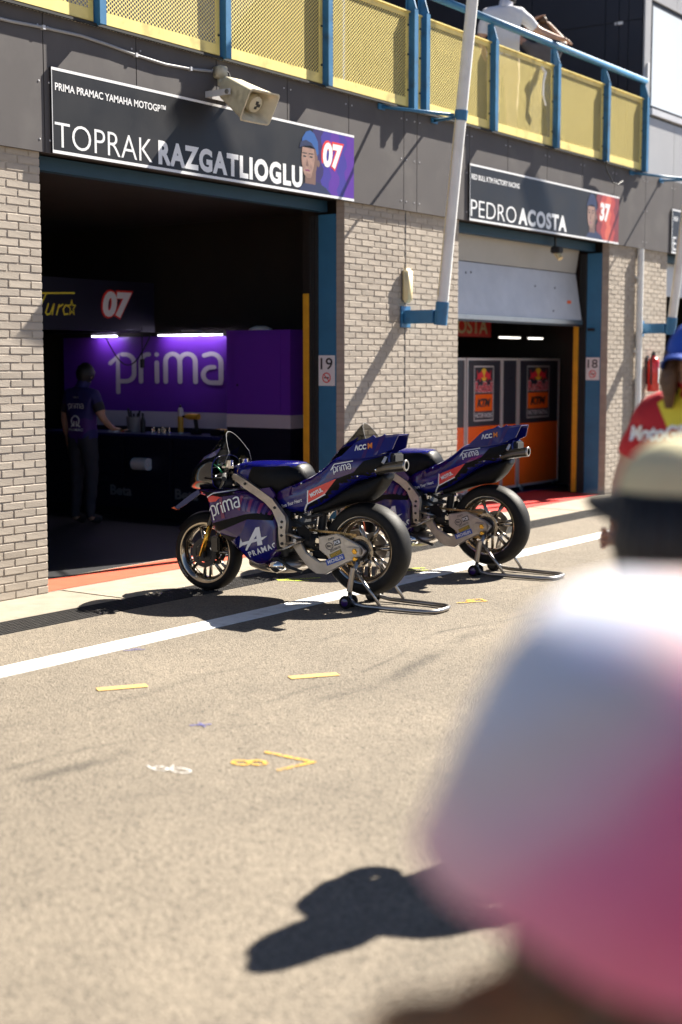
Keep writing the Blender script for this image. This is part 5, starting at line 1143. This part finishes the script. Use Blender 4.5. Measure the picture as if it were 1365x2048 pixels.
def make_stand(label):
    S = thing('paddock_stand', label, 'stand', (8.4752, 5.7028, 0), 0, 'steel paddock stands')
    hoop = [(0.09,0.195,0.10),(0.085,0.195,0.065),(0.05,0.195,0.035),(-0.03,0.192,0.024),(-0.40,0.165,0.020),(-0.50,0.15,0.020),(-0.55,0.11,0.020),(-0.565,0.05,0.020)]
    full = hoop + [(p[0],-p[1],p[2]) for p in hoop[::-1]]
    obj('hoop', MB().tube(full, 0.0165, 14), 'steel', S, smooth=True)
    for s in (-1, 1):
        obj('upright', MB().tube([(0.092,s*0.195,0.085),(0.075,s*0.195,0.22),(0.028,s*0.195,0.345)], 0.016, 12), 'steel', S, smooth=True)
        obj('sleeve', MB().tube([(0.090,s*0.205,0.125),(0.055,s*0.205,0.30)], 0.021, 14), 'steel', S, angle=40)
        obj('hook', MB().rbox(0.005,0.065,s*0.200-0.006,s*0.200+0.006,0.325,0.352,0.004).box(0.005,0.018,s*0.200-0.006,s*0.200+0.006,0.352,0.378), 'black', S)
        obj('brace', MB().tube([(0.040,s*0.195,0.275),(-0.15,s*0.183,0.036)], 0.0115, 12), 'steel', S, smooth=True)
        for dy in (-0.045, 0.045):
            w = obj('roller', MB().lathe([(0.0,-0.017),(0.030,-0.017),(0.036,-0.014),(0.046,-0.012),(0.049,0.0),(0.046,0.012),(0.036,0.014),(0.030,0.017),(0.0,0.017)], 'y', (0.10,s*0.195+dy,0.0495), 28), 'rubber', S, angle=40)
            for sd in (-1, 1):
                obj('roller_cap', MB().lathe([(0.0,sd*0.021),(0.012,sd*0.021),(0.028,sd*0.018)], 'y', (0.10,s*0.195+dy,0.0495), 18), 'bike_purple' if sd*s > 0 else 'black', w, angle=40)
        obj('roller_axle', MB().tube([(0.10,s*0.195-0.03,0.0495),(0.10,s*0.195+0.03,0.0495)], 0.008, 8), 'steel', S)
    obj('handle_peg', MB().tube([(-0.02,-0.17,0.185),(-0.05,-0.20,0.215)], 0.010, 8), 'steel', S)
    return S
HEAD = R(90 + 5.395)
b1 = make_bike('purple and blue racing motorcycle nearest the first garage door, smooth rear tyre')
b1.rotation_euler[2] = HEAD
s1 = make_stand('steel paddock stand lifting the rear wheel of the nearer motorcycle'); s1.rotation_euler[2] = HEAD
b2 = copy_tree(b1); b2['label'] = 'purple and blue racing motorcycle farther along, in front of the brick pier'
s2 = copy_tree(s1); s2['label'] = 'steel paddock stand lifting the rear wheel of the farther motorcycle'
for o in (b2, s2): o.location = (8.4752+1.885, 5.7028+0.035, 0)
# the farther rear tyre has cut grooves
# ================================================================ people
def person(label, loc, rz, H, zones, pose=None, hair=None, cap=None, group=None, build=1.0, extra=None, bill=None, facing_eyes=True):
    P = thing('person', label, 'person', loc, rz, group)
    k = H/1.75
    J = dict(pelvis=(0,0,0.95), spine=(0,0,1.12), chest=(0,0.0,1.33), nb=(0,-0.01,1.47), nt=(0,0.005,1.545), hc=(0,0.02,1.63), ht=(0,0.015,1.70),
             sl=(-0.185,0,1.405), el=(-0.235,-0.03,1.13), wl=(-0.235,0.06,0.90), hl=(-0.235,0.085,0.83),
             sr=(0.185,0,1.405), er=(0.235,-0.03,1.13), wr=(0.235,0.06,0.90), hr=(0.235,0.085,0.83),
             tl=(-0.095,0,0.90), kl=(-0.105,0.02,0.50), al=(-0.11,-0.03,0.085), fl=(-0.12,0.13,0.035),
             tr=(0.095,0,0.90), kr=(0.105,0.02,0.50), ar=(0.11,-0.03,0.085), fr=(0.12,0.13,0.035))
    J.update(pose or {})
    rad = dict(pelvis=(0.155,0.115), spine=(0.145,0.105), chest=(0.165,0.12), nb=(0.075,0.07), nt=(0.055,0.058), hc=(0.078,0.095), ht=(0.066,0.08),
               sl=(0.068,0.068), el=(0.043,0.043), wl=(0.028,0.030), hl=(0.036,0.018), tl=(0.095,0.10), kl=(0.062,0.064), al=(0.042,0.045), fl=(0.042,0.032))
    bones = [('pelvis','spine','torso'),('spine','chest','torso'),('chest','nb','torso'),('nb','nt','neck'),('nt','hc','head'),('hc','ht','head'),
             ('chest','sl','torso'),('sl','el','uarm'),('el','wl','farm'),('wl','hl','hand'),('chest','sr','torso'),('sr','er','uarm'),('er','wr','farm'),('wr','hr','hand'),
             ('pelvis','tl','hip'),('tl','kl','thigh'),('kl','al','shin'),('al','fl','foot'),('pelvis','tr','hip'),('tr','kr','thigh'),('kr','ar','shin'),('ar','fr','foot')]
    # fingers
    for sd in ('l', 'r'):
        h = Vector(J['h'+sd]); w = Vector(J['w'+sd]); d = (h-w).normalized(); sgn = -1 if sd == 'l' else 1
        side = Vector((0,1,0)); side = (side - d*side.dot(d))
        side = side.normalized() if side.length > 0.2 else (Vector((0,0,1))-d*d.z).normalized()
        curl = (J.get('curl'+sd) and Vector(J['curl'+sd])) or Vector((-sgn*0.35, 0, 0))
        for i, (off, L) in enumerate(((0.030,0.075),(0.010,0.085),(-0.010,0.080),(-0.030,0.062))):
            b = h + side*off + d*0.012; m = b + d*L*0.5 + curl*L*0.15; e = m + d*L*0.42 + curl*L*0.5
            for nm, q in (('m', m), ('e', e)):
                J['f%s%d%s' % (sd, i, nm)] = tuple(q)
            bones += [('h'+sd, 'f%s%dm' % (sd, i), 'hand'), ('f%s%dm' % (sd, i), 'f%s%de' % (sd, i), 'hand')]
        b = w.lerp(h, 0.55) + side*0.040; e = b + side*0.028 + d*0.045 + curl*0.02
        J['th'+sd] = tuple(b); J['te'+sd] = tuple(e)
        bones += [('w'+sd, 'th'+sd, 'hand'), ('th'+sd, 'te'+sd, 'hand')]
    names = list(J); names = [n for n in names if not n.startswith('curl')]
    idx = {n: i for i, n in enumerate(names)}
    V = [Vector(J[n])*k for n in names]
    def rd(n):
        if n in rad: r = rad[n]
        elif n[0] == 'f' and len(n) == 4: r = (0.0092, 0.0092) if n[3] == 'm' else (0.0075, 0.0075)
        elif n[:2] in ('th', 'te'): r = (0.0105, 0.0105)
        else: r = rad[n[:-1]+'l']
        s = build if n in ('pelvis', 'spine', 'chest') else (1+(build-1)*0.5)
        return (r[0]*k*s, r[1]*k*s)
    me = bpy.data.meshes.new('body'); me.from_pydata(V, [(idx[a], idx[b]) for a, b, _ in bones], [])
    tmp = bpy.data.objects.new('body', me); col.objects.link(tmp)
    tmp.modifiers.new('skin', 'SKIN')
    if not me.skin_vertices: me.attributes  # layer is made with the modifier's evaluation
    bm = bmesh.new(); bm.from_mesh(me); lay = bm.verts.layers.skin.verify()
    bm.verts.ensure_lookup_table()
    for n in names:
        sv = bm.verts[idx[n]][lay]; sv.radius = rd(n); sv.use_root = (n == 'pelvis')
    bm.to_mesh(me); bm.free()
    ss = tmp.modifiers.new('sub', 'SUBSURF'); ss.levels = 2; ss.render_levels = 2
    dg = bpy.context.evaluated_depsgraph_get(); dg.update()
    out = bpy.data.meshes.new_from_object(tmp.evaluated_get(dg)); bpy.data.objects.remove(tmp)
    # nearest bone for every vertex, then clothes stand off the skin a little
    segs = [(V[idx[a]], V[idx[b]], lab, a, b, (rd(a)[0]+rd(b)[0])/2) for a, b, lab in bones]
    def near(p):
        best = None
        for A, Bv, lab, a, b, r in segs:
            d = Bv-A; t = max(0, min(1, (p-A).dot(d)/d.length_squared)); dist = (p-A-d*t).length - r
            if best is None or dist < best[0]: best = (dist, lab, t, a, b)
        return best
    mats = []; 
    def mi(m):
        if m not in mats: mats.append(m); out.materials.append(MATS[m])
        return mats.index(m)
    out.materials.clear()
    # face features
    hc = V[idx['hc']]
    for v in out.vertices:
        q = v.co - hc
        if abs(q.z) < 0.14*k and q.length < 0.2*k:
            if q.y > 0:
                v.co.y += 0.022*k*math.exp(-((q.x/(0.014*k))**2) - ((q.z+0.008*k)/(0.022*k))**2)
                v.co.y += 0.010*k*math.exp(-((q.x/(0.03*k))**2) - ((q.z+0.075*k)/(0.02*k))**2)
                for s in (-1, 1): v.co.y -= 0.010*k*math.exp(-(((q.x-s*0.032*k)/(0.016*k))**2) - ((q.z-0.015*k)/(0.014*k))**2)
    for p in out.polygons:
        c = p.center; b = near(c); m = zones(b[1], b[2], c/k, b[3], b[4]); p.material_index = mi(m); p.use_smooth = True
    cloth = set()
    for p in out.polygons:
        if not mats[p.material_index].startswith('skin'): cloth.update(p.vertices)
    nrm = [Vector(v.normal) for v in out.vertices]
    for i in cloth:
        v = out.vertices[i]; c = v.co
        w = 0.010 + 0.006*math.sin(c.z*38+c.x*11)*math.sin(c.x*25-c.z*9+c.y*14)
        v.co = c + nrm[i]*w*k
    body = link('body', out, P)
    bv = BVHTree.FromPolygons([v.co.copy() for v in out.vertices], [tuple(p.vertices) for p in out.polygons])
    for s in (-1, 1):      # ears and eyes
        obj('ear', MB().lathe([(0.0,0.0),(0.016,0.003),(0.026,0.010),(0.024,0.018),(0.0,0.02)], 'x', (0,0,0), 12), zones('head',0,Vector((0,0,1.6)),'nt','hc'), P, smooth=True)
        e = P.children[-1] if False else [c for c in P.children if c.name.startswith('ear')][-1]
        for v in e.data.vertices: v.co = Vector((hc.x + s*(0.074*k + v.co.x*0.6), hc.y - 0.008*k + v.co.y*0.65, hc.z - 0.005*k + v.co.z*1.15))
        if facing_eyes: obj('eye', MB().lathe([(0.0,0.006),(0.008,0.004),(0.010,0.0)], 'y', (hc.x+s*0.032*k, hc.y+0.083*k, hc.z+0.015*k), 10), 'eye', P, smooth=True)
    if hair:
        style, hm = hair; mb = MB(); n = 22; m = 14
        for i in range(m+1):
            ph = R(90 - 150*i/m)
            for j in range(n):
                th = 2*math.pi*j/n; front = max(0, math.sin(th))
                lim = R(90-150*(i/m)*(1-0.55*front)); nz = 1 + 0.05*math.sin(j*3.1+i*2.3) + 0.03*math.sin(j*5.7-i*4.1)
                mb.v.append((hc.x+0.093*k*nz*math.cos(lim)*math.cos(th), hc.y-0.010*k+0.110*k*nz*math.cos(lim)*math.sin(th), hc.z+0.018*k+0.118*k*nz*math.sin(lim)))
        mb.f = [(i*n+j, i*n+(j+1)%n, (i+1)*n+(j+1)%n, (i+1)*n+j) for i in range(m) for j in range(n)]
        ho = obj('hair', mb, hm, P, smooth=True)
        if style == 'long':
            for j in range(16):
                a = R(150+240*j/15) ; x_ = hc.x+0.082*k*math.cos(a); y_ = hc.y+0.09*k*math.sin(a)
                w = random.uniform(-1,1)*0.02
                obj('lock', MB().tube([(x_,y_,hc.z+0.03*k),(x_*1.12,y_*1.1-0.01,hc.z-0.08*k),(x_*1.15+w,y_*1.15-0.02,hc.z-0.20*k),(x_*1.0+w*2,y_*1.1-0.02+w,hc.z-0.34*k)], [0.022*k,0.026*k,0.022*k,0.006*k], 7), hm, ho, smooth=True)
        if style == 'bob':
            for j in range(18):
                a = R(140+260*j/17); x_ = 0.088*k*math.cos(a); y_ = 0.10*k*math.sin(a)
                obj('lock', MB().tube([(hc.x+x_,hc.y+y_,hc.z+0.04*k),(hc.x+x_*1.12,hc.y+y_*1.12,hc.z-0.06*k),(hc.x+x_*1.05,hc.y+y_*1.08,hc.z-0.15*k)], [0.024*k,0.03*k,0.012*k], 7), hm, ho, smooth=True)
        if style == 'bun':
            obj('bun', MB().tube([(hc.x,hc.y-0.07*k,hc.z+0.09*k),(hc.x,hc.y-0.09*k,hc.z+0.13*k),(hc.x,hc.y-0.085*k,hc.z+0.165*k)], [0.045*k,0.055*k,0.03*k], 12), hm, ho, smooth=True)
    if cap:
        cm, um = cap; mb = MB(); n = 28; m = 8
        for i in range(m+1):
            ph = R(90-92*i/m)
            for j in range(n):
                th = 2*math.pi*j/n
                mb.v.append((hc.x+0.104*k*math.cos(ph)*math.cos(th), hc.y+0.122*k*math.cos(ph)*math.sin(th), hc.z+0.035*k+0.115*k*math.sin(ph)))
        mb.f = [(i*n+j, i*n+(j+1)%n, (i+1)*n+(j+1)%n, (i+1)*n+j) for i in range(m) for j in range(n)]
        c_ = obj('cap', mb, cm, P, smooth=True)
        mb = MB(); L = bill or 0.085
        ring_ = []
        for j in range(13):
            th = R(20+140*j/12); ring_.append((th,))
        for lv in (0, 1, 2):
            for (th,) in ring_:
                ext = (0, 0.6, 1.0)[lv]*L*k*math.sin((th-R(20))/R(140)*math.pi)**0.6
                mb.v.append((hc.x+0.104*k*math.cos(th), hc.y+0.122*k*math.sin(th)+ext, hc.z+0.036*k-(0.012*k)*(0,0.5,1)[lv]-0.10*k*abs(math.cos(th))**2*(0,0.3,0.5)[lv]))
        o = len(mb.v); mb.v += [(a, b, c-0.006) for a, b, c in mb.v]
        for lv in (0, 1):
            for j in range(12):
                q = (lv*13+j, lv*13+j+1, (lv+1)*13+j+1, (lv+1)*13+j); mb.f.append(q); mb.f.append(tuple(o+x for x in q[::-1]))
        mb.f += [(26+j, 26+j+1, o+26+j+1, o+26+j) for j in range(12)]
        obj('bill', mb, um, c_, smooth=True)
        obj('button', MB().lathe([(0.0,0.008),(0.008,0.004),(0.009,0.0)], 'z', (hc.x,hc.y,hc.z+0.150*k), 10), cm, c_, smooth=True)
    return P, bv, k
def zoner(shirt, trousers, skin='skin', sleeve=0.55, shoe='blackmatte', sleeve_m=None, legs=1.0, yoke=None, low=None):
    def z(lab, t, c, a, b):
        if lab in ('head', 'hand'): return skin
        if lab == 'neck': return skin if t > 0.25 else (yoke or shirt)
        if lab == 'torso':
            if c.z < 0.93: return trousers
            if yoke and c.z > 1.37: return yoke
            if low and c.z < 1.16: return low
            return shirt
        if lab == 'uarm': return (sleeve_m or shirt) if t < sleeve else skin
        if lab == 'farm': return (sleeve_m or shirt) if sleeve > 1 + t else skin
        if lab == 'hip': return trousers if c.z < 0.95 else shirt
        if lab in ('thigh', 'shin'):
            tt = (t if lab == 'thigh' else 1+t)/2; return trousers if tt < legs else skin
        return shoe
    return z
# mechanic at the bench
P, bv, k = person('mechanic in dark blue team shirt at the workbench, back turned', (11.05, 11.27, 0), R(-88), 1.76, zoner('cloth_teamblue', 'cloth_dark', 'skin', 0.75, low='cloth_teampurple', sleeve_m='cloth_dark'),
    dict(hc=(0.02,0.05,1.61), ht=(0.02,0.05,1.68), nt=(0.01,0.02,1.535), el=(-0.25,-0.02,1.14), wl=(-0.26,0.05,0.88), hl=(-0.26,0.07,0.80), er=(0.27,0.02,1.16), wr=(0.25,0.20,1.03), hr=(0.23,0.27,1.03)), hair=('short', 'hair_black'))
fb_ = lambda dx, dz: (lambda u,v: (-dx+u, 0, dz+v))
decal('shirt_lettering', fit(prima_logo(), 0.24, 0.075), lambda u,v: (-0.12+u, 0, 1.245+v), (0,-1,0), bv, 'white_print', P, 0.004, 0.03)
decal('shirt_logo', strokes([arc(0,0,0.055,0.055,-55,235,20)+[(-0.06,-0.06)], [(0.032,-0.045),(0.065,-0.06)], [(-0.018,-0.055),(-0.018,-0.01)], [(0.018,-0.055),(0.018,-0.01)]], 0.018), lambda u,v: (u, 0, 1.13+v), (0,-1,0), bv, 'white_print', P, 0.004, 0.03)
decal('shirt_lettering', fit(text2d('PRAMAC', 0.03, 0, 1.1), 0.21, 0.03), lambda u,v: (-0.105+u, 0, 1.02+v), (0,-1,0), bv, 'white_print', P, 0.004, 0.03)
decal('shirt_lettering', fit(text2d('YAMAHA', 0.02), 0.10, 0.02), lambda u,v: (-0.05+u, 0, 1.375+v), (0,-1,0), bv, 'frame_grey', P, 0.004, 0.03)
# balcony
person('man in white T-shirt leaning one arm along the blue balcony rail', (15.15, 8.38, 4.346), R(-57), 1.84, zoner('cloth_white', 'cloth_beige', 'skin', 0.80),
    dict(hc=(0.06,0.10,1.60), ht=(0.07,0.12,1.68), nt=(0.03,0.05,1.53), nb=(0.01,0.0,1.46), er=(0.40,0.10,1.25), wr=(0.62,0.14,1.175), hr=(0.69,0.15,1.165), curlr=(0.2,0.1,-0.9), el=(-0.25,-0.02,1.13), wl=(-0.20,0.12,0.98), hl=(-0.17,0.17,0.95)), hair=('short', 'hair_black'), build=1.12)
person('woman in dark top on the balcony, both hands raised to her hair', (16.62, 8.60, 4.346), R(-62), 1.72, zoner('cloth_grey', 'cloth_denim', 'skin', 0.35),
    dict(hc=(-0.02,0.03,1.62), ht=(-0.02,0.02,1.70), er=(0.27,0.06,1.47), wr=(0.12,0.0,1.63), hr=(0.07,-0.03,1.68), el=(-0.33,0.06,1.56), wl=(-0.15,-0.04,1.75), hl=(-0.09,-0.06,1.77)), hair=('bun', 'hair_brown'), build=0.95)
# marshal in red: the shadow of the capped head falls on the lane
P, bv, k = person('person in red shirt with yellow collar patch and blue cap at the right edge', (5.24, 2.01, 0), R(92), 1.93, zoner('cloth_red', 'cloth_dark', 'skin', 0.55, yoke='cloth_red', sleeve_m='cloth_red'),
    dict(hc=(0,0.07,1.585), ht=(0,0.075,1.655), nt=(0,0.04,1.515), er=(0.30,-0.02,1.14), wr=(0.25,0.12,0.97), hr=(0.26,0.19,0.98), el=(-0.31,-0.02,1.14)), hair=('bob', 'hair_brown'), cap=('cap_blue', 'cap_blue'), build=1.15, bill=0.12)
decal('shirt_lettering', fit(text2d('MotoGP', 0.05, 0.2), 0.25, 0.06), lambda u,v: (0.27-u, 0, 1.45+v+u*0.05), (0,1,0), bv, 'white_print', P, 0.006, 0.03)
decal('shirt_lettering', fit(text2d('MotoGP', 0.05, 0.2), 0.25, 0.06), lambda u,v: (0.27-u, 0, 1.27+v), (0,1,0), bv, 'white_print', P, 0.006, 0.03)
decal('shoulder_patch', poly2([(0.15,1.60),(0.05,1.66),(0.03,1.52),(0.10,1.50)]), lambda u,v: (u, 0, v), (0,1,0), bv, 'cloth_yellow', P, 0.005, 0.03)
# cream cap
person('person in cream cap, dark hair and white shirt before the right garage', (2.40, 0.945, 0), R(-8), 1.595, zoner('cloth_white', 'cloth_denim', 'skin', 0.6),
    dict(), hair=('bob', 'hair_black'), cap=('cap_cream', 'hair_black'), build=1.2)
# nearest figure: short person in a big pink sun hat, close to the lens
mat('cloth_brown', (0.42, 0.20, 0.075), 0.85, var=0.1, vs=8, bump=0.4, bs=9)
def light_painted(name, z0, z1):  # pink hat colour, with sunlit white and bluish shade side painted into the ramp
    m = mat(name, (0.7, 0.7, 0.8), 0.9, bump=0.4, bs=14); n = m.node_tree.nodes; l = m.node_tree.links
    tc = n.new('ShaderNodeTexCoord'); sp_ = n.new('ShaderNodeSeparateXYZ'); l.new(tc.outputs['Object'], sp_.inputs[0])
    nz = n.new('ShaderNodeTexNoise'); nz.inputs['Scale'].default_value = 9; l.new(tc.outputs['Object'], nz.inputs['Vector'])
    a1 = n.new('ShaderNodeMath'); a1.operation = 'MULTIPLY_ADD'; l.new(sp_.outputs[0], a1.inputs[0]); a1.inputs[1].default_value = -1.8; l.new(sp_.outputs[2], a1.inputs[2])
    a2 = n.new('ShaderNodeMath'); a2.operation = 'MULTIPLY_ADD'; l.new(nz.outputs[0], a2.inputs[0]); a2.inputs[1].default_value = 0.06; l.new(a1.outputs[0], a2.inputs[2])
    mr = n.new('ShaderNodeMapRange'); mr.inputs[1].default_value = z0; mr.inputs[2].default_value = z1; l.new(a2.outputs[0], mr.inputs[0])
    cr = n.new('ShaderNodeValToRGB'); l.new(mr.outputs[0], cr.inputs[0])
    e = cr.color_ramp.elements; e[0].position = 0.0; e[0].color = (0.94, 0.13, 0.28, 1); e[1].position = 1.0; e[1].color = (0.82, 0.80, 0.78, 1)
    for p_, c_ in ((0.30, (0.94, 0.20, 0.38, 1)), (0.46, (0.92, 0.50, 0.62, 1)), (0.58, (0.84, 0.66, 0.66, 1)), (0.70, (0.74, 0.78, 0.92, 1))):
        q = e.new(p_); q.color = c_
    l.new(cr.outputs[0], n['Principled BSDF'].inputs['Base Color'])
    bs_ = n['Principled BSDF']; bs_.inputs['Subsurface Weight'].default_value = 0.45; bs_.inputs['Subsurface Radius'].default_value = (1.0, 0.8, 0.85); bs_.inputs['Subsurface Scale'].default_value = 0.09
light_painted('hat_pink_painted_light', 0.01, 0.41)
NB = (0.908, 0.364, 0)
P, bv, k = person('very close blurred person in pink sun hat with sun and shade painted in at lower right', NB, R(-48), 1.57, zoner('cloth_brown', 'cloth_denim', 'skin_tan', 0.6), dict(), hair=('long', 'hair_brown'), build=1.1)
hz = Vector((0, 0.02, 1.63))*k
prof = [(0.0,0.137),(0.04,0.134),(0.075,0.122),(0.103,0.100),(0.123,0.068),(0.134,0.03),(0.140,-0.01),(0.143,-0.05),(0.146,-0.105),(0.143,-0.108),(0.137,-0.05),(0.134,-0.01),(0.128,0.03),(0.117,0.066)]
ht = obj('sun_hat', MB().lathe(prof, 'z', (0,0,0), 40), 'hat_pink_painted_light', P, smooth=True)
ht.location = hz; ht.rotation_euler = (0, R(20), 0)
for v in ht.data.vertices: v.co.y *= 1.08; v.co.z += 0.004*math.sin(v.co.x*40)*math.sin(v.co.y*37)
